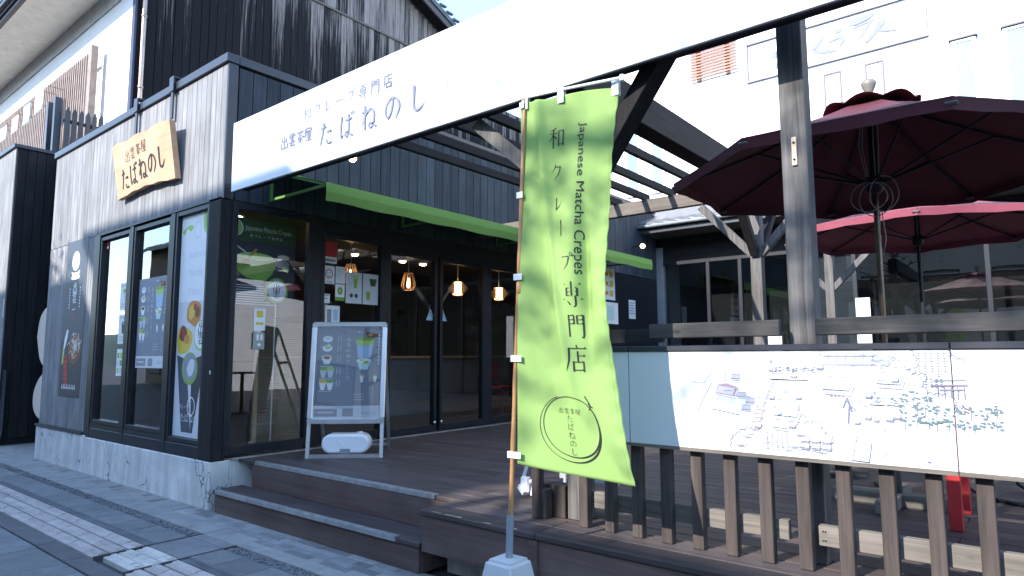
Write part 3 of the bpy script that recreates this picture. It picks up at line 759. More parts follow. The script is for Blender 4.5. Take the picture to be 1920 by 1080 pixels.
    for j in range(14):
        a = -1.15 + rnd.uniform(0, .13); b_ = .96 + rnd.uniform(0, .07); k.loop([(a, b_), (a + .025, b_ + .003), (a + .03, b_ + .018), (a + .006, b_ + .016)], .0014, ll)
    k.poly([(-1.17, .97), (-1.14, .975), (-1.12, .967), (-1.15, .962)], F['mauve'])
    # lower buildings
    k.poly([(-.665, .945), (-.60, .942), (-.585, 1.03), (-.64, 1.045)], F['wash']); k.loop([(-.665, .945), (-.60, .942), (-.585, 1.03), (-.64, 1.045)], wl, ln)
    for j in range(5): k.line([(-.66 + j * .014, .945), (-.645 + j * .014, 1.035)], .0016, ln)
    k.poly([(-.585, .95), (-.50, .945), (-.49, 1.0), (-.57, 1.0)], F['rose']); 
    for j in range(12): k.line([(-.585 + rnd.uniform(0, .08), .947 + rnd.uniform(0, .02)), (-.58 + rnd.uniform(0, .08), .975 + rnd.uniform(0, .02))], .0015, F['mauve'])
    k.poly([(-.60, 1.03), (-.51, 1.0), (-.42, .965), (-.36, .955), (-.36, .948), (-.48, .95), (-.55, 1.0)], F['teal'])
    # pine grove
    for row in range(3):
        for j in range(9):
            x = -.455 + j * .038 + rnd.uniform(-.008, .008) - .0 * row; z = 1.195 - row * .05 + rnd.uniform(-.008, .008)
            if -.30 < x < -.275 and False: continue
            if row == 0 and 2 < j: continue
            pine(x, z, .85, F['mapgreen'])
    for j in range(34):
        a = rnd.choice([rnd.uniform(-1.10, -.92), rnd.uniform(-.93, -.80), rnd.uniform(-.83, -.48), rnd.uniform(-.60, -.36)]); b_ = rnd.uniform(1.06, 1.36)
        if rnd.random() < .5: pine(a, b_, rnd.uniform(.3, .55), ll)
        else: hut(a, b_, rnd.uniform(.18, .32), F['white'])
    for j in range(16):
        a = rnd.uniform(-1.5, -.35); b_ = rnd.uniform(.95, 1.38); k.line([(a, b_), (a + rnd.uniform(.03, .12), b_ + rnd.uniform(-.006, .006))], .002, ll)
    for j in range(22):
        a = -.66 + rnd.uniform(0, .22); b_ = 1.335 + rnd.uniform(0, .06); k.line([(a, b_), (a + .012, b_ + .008), (a + .024, b_)], .0022, ll)
    # big gate in the cloud
    for j in range(5): k.line([(-.335 + j * .022, 1.215 + rnd.uniform(0, .01)), (-.335 + j * .022, 1.27)], .003, ln)
    k.line([(-.36, 1.272), (-.225 - .01, 1.277)], .006, F['mauve']); k.line([(-.35, 1.292), (-.24, 1.297)], .003, ln); k.line([(-.33, 1.255), (-.25, 1.258)], .005, F['mauve'])
    for j in range(2): k.ell(-.385 + j * .006 - .2 * j * 0, .965, .004, .004, F['line'], 8)
    return k
ink_map().build('map_drawing', mp1)
k = Ink((0, 3.150, 0), (1, 0, 0), (0, 0, 1), lift=.0008, step=.000004)
for j in range(40):
    a = -.27 + (j % 10) * .035 + rnd.uniform(-.01, .01); b_ = 1.25 + (j // 10) * .025
    k.line([(a, b_), (a + rnd.uniform(.005, .02), b_ + rnd.uniform(-.01, .01))], .0016, F['line'])
for (a, b_) in ((-.262, 1.23), (-.262, 1.335), (-.19, 1.345), (-.1, 1.35), (0, 1.34), (.1, 1.35)):
    for j in range(8): k.line([(a + j * .011, b_ + .008 * math.sin(j * 2.2)), (a + j * .011 + .011, b_ + .008 * math.sin(j * 2.2 + 2.2))], .0016, F['line'])
k.line([(-.245, 1.20), (-.232, 1.15), (-.238, 1.10)], .007, F['pink']); k.line([(-.245, 1.20), (-.258, 1.155)], .006, F['pink']); k.line([(-.243, 1.185), (-.222, 1.15)], .005, F['pink'])
for o_ in (0, .018, .05, .075):
    k.line([(-.235 + o_, .95), (-.195 + o_, 1.0), (-.165 + o_, 1.08), (-.16 + o_, 1.14), (-.12 + o_, 1.21), (-.04 + o_, 1.27), (.1 + o_, 1.32)], .0016, F['lline'])
k.line([(-.21, .95, .03), (-.17, 1.0, .03), (-.135, 1.08, .025), (-.13, 1.12, .02)], .03, F['teal'])
for j in range(16):
    k.ell(-.2 + rnd.uniform(0, .12), .955 + rnd.uniform(0, .12), .008, .006, F['rose'] if j % 2 else F['teal'], 8)
k.rect(-.09, .3, 1.368, 1.38, F['rose'])
k.build('map_drawing', mp2)

# ================================================================== nobori banner
bn = thing('banner_flag', 'tall lime green vertical banner with black lettering on a bamboo pole', 'banner', (-2.13, 2.60, .40))
def flagpt(x, y, d=0.0):
    """x 0..0.56 across from the pole side, y 0..1.86 up from the hem"""
    t = y / 1.86; u = x / .56
    px = -2.075 + .035 * t + x * (.925 - .15 * math.sin(PI * t) + .15 * (1 - t) ** 2.5)
    py = 2.60 + .11 * u + .02 * math.sin(u * 5.0 + t * 3.2) * u - .022 * math.exp(-((u - .20 - .45 * (1 - t)) / .045) ** 2) * min(1, 2.2 * t) + .012 * math.sin(t * 15 + u * 4) * u * u + .05 * math.exp(-((u - .80 + .1 * t) / .055) ** 2) * math.exp(-((t - .52) / .16) ** 2) + .012 * math.sin(u * 13 - t * 5) * math.sin(PI * t)
    py += .05 * (1 - t) ** 2 * u * math.sin(2.2 * u + .5)
    edge = max(0, (u - .88) / .12); py += .004 * edge * math.sin(t * 120)
    pz = .862 + y - (.055 * u + .012 * math.sin(u * PI)) * (1 - t) - .012 * u * t - .015 * math.sin(PI * u * 2) * t * .4
    return Vector((px, py - d, pz))
fl = MB(); nx, ny = 56, 150; vs = []
for j in range(ny + 1):
    for i in range(nx + 1): vs.append(flagpt(.56 * i / nx, 1.86 * j / ny))
fs = [(j * (nx + 1) + i, j * (nx + 1) + i + 1, (j + 1) * (nx + 1) + i + 1, (j + 1) * (nx + 1) + i) for j in range(ny) for i in range(nx)]
fl.add(vs, fs, 0, True)
clo = fl.build('cloth', M['green'], bn, recalc=False)
sd = clo.modifiers.new('thickness', 'SOLIDIFY'); sd.thickness = .0012; sd.offset = 0
hem = MB()
for j in range(0, ny, 1):
    for i in (nx - 2, ):
        a = [flagpt(.56 * (i + .15) / nx, 1.86 * (j + .15) / ny, .0035), flagpt(.56 * (i + .35) / nx, 1.86 * (j + .15) / ny, .0035), flagpt(.56 * (i + .35) / nx, 1.86 * (j + .75) / ny, .0035), flagpt(.56 * (i + .15) / nx, 1.86 * (j + .75) / ny, .0035)]
        hem.add(a, [(0, 1, 2, 3)])
hem.build('hem_stitching', paint('dark green stitching', (.2, .36, .08), .8), bn, recalc=False)
k = Ink(fn=flagpt, lift=.0035, step=.000004)
B = F['black']
# column of large characters; (x of centre, centre height above hem, size)
for ch, xc, zc, sz in (('和', .235, 1.65, .115), ('ク', .24, 1.475, .09), ('レ', .26, 1.315, .08), ('|', .285, 1.19, .095), ('プ', .325, 1.02, .09), ('専', .35, .865, .125), ('門', .36, .715, .12), ('店', .35, .555, .135)):
    glyph(k, ch, xc - sz / 2 * .85, zc - sz / 2, sz, B, wt=1.0, sx=.85)
text(k, 'Japanese Matcha Crepes', .372, 1.70, .056, B, rot=-PI / 2, width=.74)
cx, cy = .285, .228
k.line([(cx + .150 * math.cos(a), cy + .142 * math.sin(a), .0035 + .0045 * max(0, math.cos(a + .35))) for a in [PI * 2 * i / 60 for i in range(61)]], .004, B)
k.line([(cx - .008 + .161 * math.cos(a), cy - .010 + .156 * math.sin(a), .0025 + .006 * max(0, math.cos(a + .7)) ** 2) for a in [1.9 + 4.6 * i / 50 for i in range(51)]], .003, B)
for a, b_ in (((cx + .085, cy + .152), (cx + .112, cy + .112)), ((cx + .112, cy + .112), (cx + .106, cy + .088)), ((cx + .10, cy + .118), (cx + .125, cy + .10))): k.line([a, b_], .006, B)
for i, ch in enumerate('出雲茶屋'): glyph(k, ch, cx - .062 + i * .031, cy + .062, .026, B, 1.1)
for i, ch in enumerate('たばねのし'): glyph(k, ch, cx - .022, cy + .022 - i * .039, .034, B, 1.0)
k.build('lettering', bn)
p = MB(); zs = [.42 + i * .0775 for i in range(31)]
pts = []; rad = []
for z in zs:
    if z > 2.76: break
    pts.append((-2.13 + (z - .4) * .05, 2.60, z)); rad.append(.0125 - (z - .4) * .0012 + (.0018 if abs((z * 10) % 3.1) < .75 else 0))
p.tube(pts, rad, 12); 
p.lathe((-2.057, 2.60, 1.745), [(.0125, -.03), (.0165, -.025), (.0165, .025), (.0125, .03)], 12)
p.build('pole', M['bamboo'], bn)
cbar = MB(); cbar.tube([(-2.035, 2.595, 2.742), (-1.80, 2.64, 2.745), (-1.50, 2.705, 2.745)], .008, 8); cbar.lathe((-1.497, 2.706, 2.745), [(.013, -.016), (.015, 0), (.011, .014)], 10); cbar.build('crossbar', M['white2'], bn)
for z in (2.70, 2.225, 1.80, 1.385, .905):
    px = -2.13 + (z - .4) * .05
    st_ = MB(); fp = flagpt(0.012, min(1.85, max(0.01, z - .862)))
    st_.box(px - .021, fp.x + .02, 2.582, 2.5845, z - .016, z + .016); st_.box(px - .021, px - .019, 2.5845, 2.615, z - .016, z + .016); st_.box(px - .019, fp.x - .002, 2.6155, 2.618, z - .016, z + .016)
    st_.build('loop_strap', M['white2'], bn)
for u in (.03, .25, .54):
    a = flagpt(u, 1.85); q = u / .56
    st_ = MB(); yy = 2.598 + .11 * q
    st_.box(a.x - .018, a.x + .018, a.y - .010, a.y - .008, a.z - .03, 2.756); st_.box(a.x - .018, a.x + .018, a.y - .0078, a.y + .012, 2.754, 2.756); st_.box(a.x - .018, a.x + .018, a.y + .010, a.y + .012, a.z - .03, 2.7538)
    st_.build('loop_strap', M['white2'], bn)
fb = thing('weighted_stand', 'heavy pale grey square block with an upright pipe holding the banner pole', 'weighted stand', (-2.13, 2.60, 0))
q = MB(); bm = bmesh.new(); bmesh.ops.create_cube(bm, size=1)
for v in bm.verts:
    h_ = .085 if v.co.z > 0 else .155
    v.co = (-2.125 + (h_ if v.co.x > 0 else -h_), 2.585 + (h_ if v.co.y > 0 else -h_), .40 if v.co.z > 0 else 0.0)
bmesh.ops.bevel(bm, geom=bm.edges[:], offset=.018, segments=3, affect='EDGES'); q.bm(bm, 0, False); q.build('block', paint('painted concrete block', (.46, .48, .49), .65, var=.05), fb)
q = MB(); q.tube([(-2.133, 2.60, .35), (-2.122, 2.60, .605)], .0185, 16); q.build('pipe', M['pvc'], fb)
# ================================================================== crepe shop
sh = thing('crepe_shop', 'single storey shop clad in grey vertical boards with glazed front and glazed side', 'shop', (-8.5, 7.5, 0))
XL = -11.08
# concrete base
b = MB(); b.box(XL, -9.215, YA - .03, YA + .2, -.03, .445, ch=.008); b.box(-9.195, XB, YA - .03, YA + .2, -.03, .425, ch=.008)
b.box(XB - .18, XB, YA + .2, 12.2, -.03, .415, ch=.006); b.build('concrete_base', M['conc'], sh)
b = MB(); b.box(XL - .02, -9.30, YA - .045, YA + .02, .446, .475); b.build('sill_flashing', M['navy'], sh)
# boards
def boards(m, a0, a1, z0, z1, y, pitch=.106, along='x', th=.022, face=-1):
    n = max(1, round((a1 - a0) / pitch)); p = (a1 - a0) / n
    for i in range(n):
        a = a0 + i * p
        if along == 'x': m.box(a + .003, a + p - .003, y, y + th, z0, z1, ch=.003)
        else: m.box(y - th, y, a + .003, a + p - .003, z0, z1, ch=.003)
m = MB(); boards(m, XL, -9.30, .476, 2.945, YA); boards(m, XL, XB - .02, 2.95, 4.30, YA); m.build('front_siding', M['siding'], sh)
m = MB(); m.box(XL, XB - .03, YA + .023, YA + .12, 2.95, 4.28); m.box(XL, -9.31, YA + .023, YA + .12, .47, 2.95); m.box(XB - .14, XB - .03, YA + .13, 12.2, 2.95, 4.28)
m.box(XL, XL + .1, YA + .125, 11, .3, 4.28); m.build('wall', M['darkwood'], sh)
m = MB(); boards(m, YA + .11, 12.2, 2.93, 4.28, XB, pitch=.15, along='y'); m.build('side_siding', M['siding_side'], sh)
m = MB(); m.box(XB - .03, XB + .004, YA - .002, YA + .10, 2.93, 4.30, ch=.004); m.build('corner_board', M['navy'], sh)
m = MB(); m.box(XL - .02, XB + .015, YA - .03, YA + .1, 4.305, 4.395, ch=.004); m.box(XB - .1, XB + .015, YA + .104, 12.2, 4.305, 4.395, ch=.004); m.build('coping', M['navy'], sh)
for x in (-8.15, -7.2):
    m = MB(); m.box(x - .025, x + .025, YA - .048, YA - .032, 3.98, 4.43); m.box(x - .05, x + .05, YA - .06, YA - .0485, 4.29, 4.44); m.box(x - .05, x + .05, YA - .06, YA + .1, 4.44, 4.455)
    m.build('coping_strap', M['navy'], sh)
m = MB(); m.box(XL, XB - .15, YA + .13, 12.1, 4.2, 4.26); m.build('roof', M['navy'], sh)
m = MB(); m.box(XL + .1, XB - .02, YA + .13, 12, 2.96, 3.0); m.build('ceiling', paint('shop ceiling', (.06, .055, .05), .9), sh)
m = MB(); m.box(XL + .1, XB - .19, YA + .2, 12, .36, .42); m.build('floor', paint('shop floor', (.06, .055, .05), .5, var=.15), sh)
m = MB(); m.box(XL + .1, XL + .16, YA + .15, 12, .42, 2.96); m.box(XL + .16, XB - .1, 11.9, 11.96, .42, 2.96); m.build('inner_wall', paint('brown inner wall', (.085, .07, .06), .8, var=.12), sh)
# front windows
BL = M['black']
def window(x0, x1, z0, z1, lab=None):
    f = MB(); y0, y1 = YA - .012, YA + .075
    f.box(x0, x0 + .05, y0, y1, z0, z1, ch=.004); f.box(x1 - .05, x1, y0, y1, z0, z1, ch=.004)
    f.box(x0 + .05, x1 - .05, y0 + .002, y1 - .002, z1 - .05, z1, ch=.004); f.box(x0 + .05, x1 - .05, y0 + .002, y1 - .002, z0, z0 + .05, ch=.004)
    fr = f.build('window', BL, sh)
    p = MB(); p.box(x0 + .05, x1 - .05, YA + .035, YA + .041, z0 + .05, z1 - .05); p.build('pane', M['glass'], fr)
window(-9.12, -8.20, .60, 2.90); window(-8.10, -7.13, .60, 2.90); window(-7.03, -6.29, .55, 2.92)
m = MB()
m.box(-9.30, -9.12, YA - .02, YA + .1, .426, 2.945, ch=.004); m.box(-8.20, -8.10, YA - .02, YA + .1, .426, 2.92, ch=.004); m.box(-7.13, -7.03, YA - .02, YA + .1, .426, 2.92, ch=.004)
for a, c_ in ((-9.12, -8.2), (-8.1, -7.13), (-7.03, -6.29)):
    m.box(a, c_, YA - .018, YA + .09, .427, .545, ch=.004)
m.box(-9.118, -8.202, YA - .015, YA + .09, .546, .598); m.box(-8.098, -7.132, YA - .015, YA + .09, .546, .598)
m.box(-9.12, -6.29, YA - .022, YA + .1, 2.922, 2.948, ch=.003)
m.build('window_surround', BL, sh)
m = MB(); m.box(-6.29, XB, YA - .022, YA + .09, .426, 2.92, ch=.005); m.box(-6.29, XB, YA + .092, YA + .11, .426, 2.92); m.build('corner_post', M['darkwood'], sh)
m = MB(); m.box(-6.13, -6.115, YA - .026, YA - .0225, 1.235, 1.27); m.build('door_sensor', M['lgrey'] if 'lgrey' in M else M['white2'], sh)
# glazed side (facing the deck)
def sidewin(y0, y1, z0, z1, name='side_window', fw_=.05, sub=True):
    f = MB(); x0, x1 = XB - .075, XB + .004
    f.box(x0, x1, y0, y0 + fw_, z0, z1, ch=.004); f.box(x0, x1, y1 - fw_, y1, z0, z1, ch=.004)
    f.box(x0 + .002, x1 - .002, y0 + fw_, y1 - fw_, z1 - fw_, z1, ch=.004); f.box(x0 + .002, x1 - .002, y0 + fw_, y1 - fw_, z0, z0 + fw_ + .03, ch=.004)
    fr = f.build(name, BL, sh)
    p = MB(); p.box(XB - .041, XB - .035, y0 + fw_, y1 - fw_, z0 + fw_ + .03, z1 - fw_); p.build('pane', M['glass'], fr)
    return fr
sidewin(3.15, 4.05, .47, 2.90); sidewin(4.16, 5.04, .47, 2.76)
d1 = sidewin(5.10, 5.93, .45, 2.68, 'entrance_door'); d2 = sidewin(5.98, 6.86, .45, 2.68, 'entrance_door'); sidewin(6.95, 7.85, .47, 2.68)
for dd, yy in ((d1, 5.84), (d2, 6.06)):
    k = Ink((XB - .034, yy, 1.93), (0, 1, 0), (0, 0, 1), lift=.002)
    k.poly([(-.075, -.075), (.075, -.075), (.0, .075)], F['blue']); k.line([(-.03, -.05), (0, .02), (.03, -.05)], .008, F['navy']); k.ell(0, .03, .012, .012, F['navy'], 10)
    k.build('triangle_sticker', dd)
    h = MB(); h.lathe((XB + .006, yy + (.05 if yy < 5.9 else -.05), .56), [(.022, 0), (.022, .012), (0, .014)], 12, axis='x'); h.build('lock', M['chrome'], dd)
m = MB(); m.box(XB - .08, XB + .002, 4.05, 4.16, .43, 2.92, ch=.004); m.box(XB - .08, XB + .002, 5.04, 5.10, .43, 2.92); m.box(XB - .08, XB + .002, 6.86, 6.95, .43, 2.92)
m.box(XB - .078, XB, 4.16, 5.04, 2.762, 2.92); m.box(XB - .078, XB, 5.10, 6.86, 2.682, 2.92); m.box(XB - .078, XB, 6.95, 7.85, 2.682, 2.92); m.box(XB - .078, XB, 3.15, 4.05, 2.902, 2.92)
m.box(XB - .078, XB, 7.85, 12.2, .43, 2.92); m.build('side_framing', BL, sh)
m = MB(); m.box(XB + .006, XB + .045, 3.2, 12.2, DZ + .001, DZ + .012); m.build('door_track', M['alu_d'], sh)

# --- wooden shop sign, leaning out at the top
sg = thing('wooden_sign', 'pale cypress plank shop sign with brushed black lettering, leaning off the grey boards', 'shop sign', (-7.71, YA, 3.27))
tl = math.radians(8.5)
O_ = Vector((-8.47, 2.965, 3.265)); Us = Vector((1, 0, 0)); Vs = Vector((0, -math.sin(tl), math.cos(tl))); Ns = Us.cross(Vs)
def sp(x, y, d): return O_ + Us * x + Vs * y + Ns * d
m = MB(); n = 16; W_, H_ = 1.52, .64
top = [(W_ * i / n, H_ + .012 * math.sin(i * 1.1) + (.0 if 0 < i < n else -.01)) for i in range(n + 1)]
bot = [(W_ * i / n, .045 * math.sin(PI * i / n) ** 1.0 + .006 * math.sin(i * 1.7)) for i in range(n + 1)]
out = bot + top[::-1]
fr_ = [sp(x, y, 0) for x, y in out]; bk = [sp(x, y, -.06) for x, y in out]; N_ = len(out)
vs = fr_ + bk; fs = []
for i in range(n):
    a, b_, c_, d_ = i, i + 1, 2 * n + 1 - (i + 1), 2 * n + 1 - i
    fs += [(a, b_, c_, d_), (N_ + a, N_ + d_, N_ + c_, N_ + b_)]
fs += [(i, (i + 1) % N_, N_ + (i + 1) % N_, N_ + i) for i in range(N_)]
m.add(vs, fs); pl = m.build('plank', M['kanban'], sg)
k = Ink(O_, Us, Vs, lift=.001)
for i, ch in enumerate('出雲茶屋'): glyph(k, ch, .33 + i * .15, .385 + .012 * i, .135, F['black'], 1.7)
for i, (ch, sx_) in enumerate(zip('たばねのし', (1, 1, 1, 1, .9))): glyph(k, ch, .17 + i * .245, .085 + .02 * i, .25, F['black'], 2.1, sx=.88 * sx_)
k.build('lettering', sg)
m = MB()
for x in (.3, 1.15): m.bar(sp(x, .05, -.062), Vector((sp(x, .05, 0).x, YA - .002, 3.33)), .05, .03); m.bar(sp(x, .5, -.062), Vector((sp(x, .5, 0).x, YA - .002, 3.76)), .05, .03)
m.build('bracket', BL, sg)

# --- long white fascia sign
fa = thing('fascia_sign', 'very long plain white sign board with thin grey lettering running along the pergola front', 'sign board', (-2.5, YA, 2.95))
m = MB()
for a, c_ in ((-5.87, -3.003), (-2.999, -.003), (.001, 2.6)): m.box(a, c_, YA - .022, YA, 2.955, 3.625, ch=.003)
m.build('board', M['white'], fa)
m = MB(); m.box(-5.86, 2.6, YA + .002, YA + .03, 2.96, 3.60); m.build('backing_frame', M['navy'], fa)
k = Ink((0, YA - .022, 0), (1, 0, 0), (0, 0, 1), lift=.0008)
for i, ch in enumerate('和クレープ専門店'): glyph(k, ch, -4.70 + i * .147, 3.365, .115, M['inkgrey'], 2.1)
for i, ch in enumerate('出雲茶屋'): glyph(k, ch, -5.03 + i * .118, 3.185, .115, M['inkgrey'], 2.1)
for i, ch in enumerate('たばねのし'): glyph(k, ch, -4.46 + i * .27, 3.085 + .006 * i, .21, M['inkgrey'], 1.7, sx=.9)
k.build('lettering', fa)

# --- awning on the side
aw = thing('green_awning', 'long lime green fabric awning above the shop doors', 'awning', (XB, 6.8, 2.95))
XA, Y0, Y1 = -5.08, 3.52, 10.08
m = MB(); n = 40
P = []
for i in range(n + 1):
    y = Y0 + (Y1 - Y0) * i / n; sag = .012 * math.sin(i * 1.57) ** 2
    P.append([(XB + .01, y, 3.32), ((XB + XA) / 2, y, 3.165 - sag), (XA, y, 3.02), (XA + .012, y, 2.93 + .004 * math.sin(i * 2.1)), (XA + .004, y, 2.842 + .006 * math.sin(i * 1.3))])
vs = [q for r_ in P for q in r_]; fs = []
for i in range(n):
    for j in range(4): fs.append((i * 5 + j, i * 5 + j + 1, (i + 1) * 5 + j + 1, (i + 1) * 5 + j))
m.add(vs, fs); c_ = m.build('cloth', M['awning'], aw, recalc=False); sd = c_.modifiers.new('thickness', 'SOLIDIFY'); sd.thickness = .003
for y in (3.53, 5.3, 7.1, 8.9, 10.06):
    m = MB(); m.box(XB + .006, XB + .03, y - .012, y + .012, 2.98, 3.31); m.bar((XB + .03, y, 2.993), (XA - .012, y, 2.993), .024, .024); m.bar((XB + .02, y, 3.29), (XA - .02, y, 3.0), .022, .022)
    m.build('bracket', M['awnmetal'], aw)
m = MB(); m.tube([(XA - .015, Y0, 3.003), (XA - .015, Y1, 3.003)], .013, 8); m.build('front_tube', M['awnmetal'], aw)

# --- pergola
pg = thing('timber_pergola', 'dark timber pergola with posts, knee braces and slender rafters over the deck', 'pergola', (-2.2, 5, DZ))
D = M['darkwood']; DX = M['darkwood_x']; DY = M['darkwood_y']; GW = M['greywood']
m = MB(); m.box(-.95, -.83, 3.33, 3.45, DZ - .0, 3.13, ch=.005); pm = m.build('post', GW, pg)
k_ = MB(); k_.box(-.897, -.873, 3.318, 3.3295, 2.33, 2.475, ch=.003); mt = k_.build('mounting_block', paint('pale wooden block', (.66, .50, .36), .6), pm)
k_ = MB()
for z in (2.36, 2.445): k_.lathe((-.885, 3.3175, z), [(.006, 0), (.006, -.003), (0, -.004)], 10, axis='y')
k_.build('screw', BL, pm)
m = MB(); m.box(-2.26, -2.14, 3.31, 3.43, DZ, 2.93, ch=.005); m.build('post', GW, pg)
for (x, y) in ((-2.2, 6.72), (-2.2, 9.7)):
    m = MB(); m.box(x - .055, x + .055, y - .055, y + .055, DZ, 3.04, ch=.004); m.build('post', GW, pg)
m = MB(); m.box(-5.9, 2.6, 3.075, 3.20, 3.0, 3.12, ch=.004); m.build('front_beam', DX, pg)
m = MB(); m.box(-2.28, -2.12, 3.205, 9.8, 3.06, 3.30, ch=.004); m.build('main_beam', DY, pg)
m = MB(); m.box(.95, 1.07, 3.205, 9.8, 3.06, 3.30); m.box(.95, 1.07, 3.31, 3.43, DZ, 3.06); m.build('main_beam', DY, pg)
m = MB(); m.box(-6.0, -2.285, 6.68, 6.76, 3.03, 3.18, ch=.004); m.box(-2.115, 2.2, 6.68, 6.76, 3.03, 3.18, ch=.004); m.build('cross_beam', M['tan_x'], pg)
for x in (-2.72, -3.13, -3.46, -3.83, -4.17):
    m = MB(); m.box(x - .022, x + .022, 3.202, 6.82, 3.184, 3.262, ch=.003); m.build('rafter', DY, pg)
for x in (.2, .6, 1.4, 1.8):
    m = MB(); m.box(x - .022, x + .022, 3.202, 6.82, 3.184, 3.262); m.build('rafter', DY, pg)
def brace(p0, p1, mat=D, w_=.09): 
    m = MB(); m.bar(p0, p1, w_, w_, ch=.003); m.build('brace', mat, pg)
brace((-2.24, 3.37, 2.36), (-2.85, 3.16, 2.95), GW); brace((-2.16, 3.37, 2.36), (-1.47, 3.16, 3.06), D, .11)
brace((-2.2, 3.43, 2.45), (-2.2, 3.98, 3.05), D)
brace((-2.24, 6.72, 2.42), (-2.78, 6.72, 3.0), GW, .075); brace((-2.16, 6.72, 2.42), (-1.62, 6.72, 3.0), GW, .075); brace((-2.2, 6.66, 2.42), (-2.2, 6.1, 3.04), D, .08); brace((-2.2, 6.78, 2.42), (-2.2, 7.34, 3.04), D, .08)  # cross braces pale as sunlit, lengthwise ones dark as shaded, put into colour
brace((-2.24, 9.7, 2.3), (-2.7, 9.7, 2.8), GW, .075); brace((-2.16, 9.7, 2.3), (-1.62, 9.7, 2.86), GW, .075)
m = MB()
for p_ in ((-2.2, 6.655, 2.62), (-2.2, 6.655, 2.52)): m.lathe(p_, [(.018, 0), (.018, -.012), (.01, -.02), (0, -.02)], 10, axis='y')
m.build('bolt', M['chrome'], pg)
m = MB(); m.box(-4.05, 2.6, YA + .035, 3.07, 3.13, 3.5); m.build('sign_support', DX, pg)

# --- A-frame menu sign on the deck
A0 = Vector((-5.53, 3.68, DZ)); A1 = Vector((-4.98, 4.17, DZ)); ax = (A1 - A0).normalized(); wA = (A1 - A0).length
nrm = Vector((ax.y, -ax.x, 0))           # towards the street
an = thing('a_frame_sign', 'silver framed A-board with a dark picture menu standing on the deck', 'menu board', tuple((A0 + A1) / 2))
lean = .17
def ap(x, z, d=0): # x along, z up, front plane leaning back
    return A0 + ax * x + Vector((0, 0, z)) - nrm * (lean * z / 1.3) + nrm * d
m = MB()
m.bar(ap(.018, 0), ap(.018, .36), .034, .026, up=nrm); m.bar(ap(wA - .018, 0), ap(wA - .018, .36), .034, .026, up=nrm); m.bar(ap(.036, .018), ap(wA - .036, .018), .034, .026, up=nrm)
m.build('front_leg', M['alu'], an)
m = MB()
def back(x, z): return A0 + ax * x + Vector((0, 0, z)) - nrm * (.62 - (.62 - lean) * z / 1.29)
m.bar(back(.03, 0), back(.03, 1.27), .03, .024, up=nrm); m.bar(back(wA - .03, 0), back(wA - .03, 1.27), .03, .024, up=nrm); m.bar(back(.047, .05), back(wA - .047, .05), .03, .024, up=nrm); m.bar(back(.045, .9), back(wA - .045, .9), .03, .024, up=nrm)
m.build('rear_leg', M['alu'], an)
m = MB()
for (a, b_) in (((.045, .345), (wA - .045, .345)), ((.045, 1.285), (wA - .045, 1.285))): m.bar(ap(*a, .012), ap(*b_, .012), .05, .035, up=nrm, ch=.006)
for x in (.022, wA - .022): m.bar(ap(x, .372, .012), ap(x, 1.258, .012), .05, .035, up=nrm, ch=.006)
for x in (.03, wA - .03):
    for z in (.352, 1.278): 
        cpt = ap(x, z, .012); mm = MB(); mm.lathe((0, 0, 0), [(.030, -.018), (.034, 0), (.030, .018)], 14, axis='y'); 
        R_ = Matrix((( ax.x, -nrm.x, 0, cpt.x), (ax.y, -nrm.y, 0, cpt.y), (0, 0, 1, cpt.z), (0, 0, 0, 1))); m.add([R_ @ Vector(v) for v in mm.v], mm.f, 0, True)
m.build('poster_frame', M['alu'], an)
m = MB(); m.prism([ap(.04, .365, .006), ap(wA - .04, .365, .006), ap(wA - .04, 1.265, .006), ap(.04, 1.265, .006)], -nrm * .012); m.build('backing', M['white2'], an)
vA = (ap(0, 1) - ap(0, 0)).normalized()
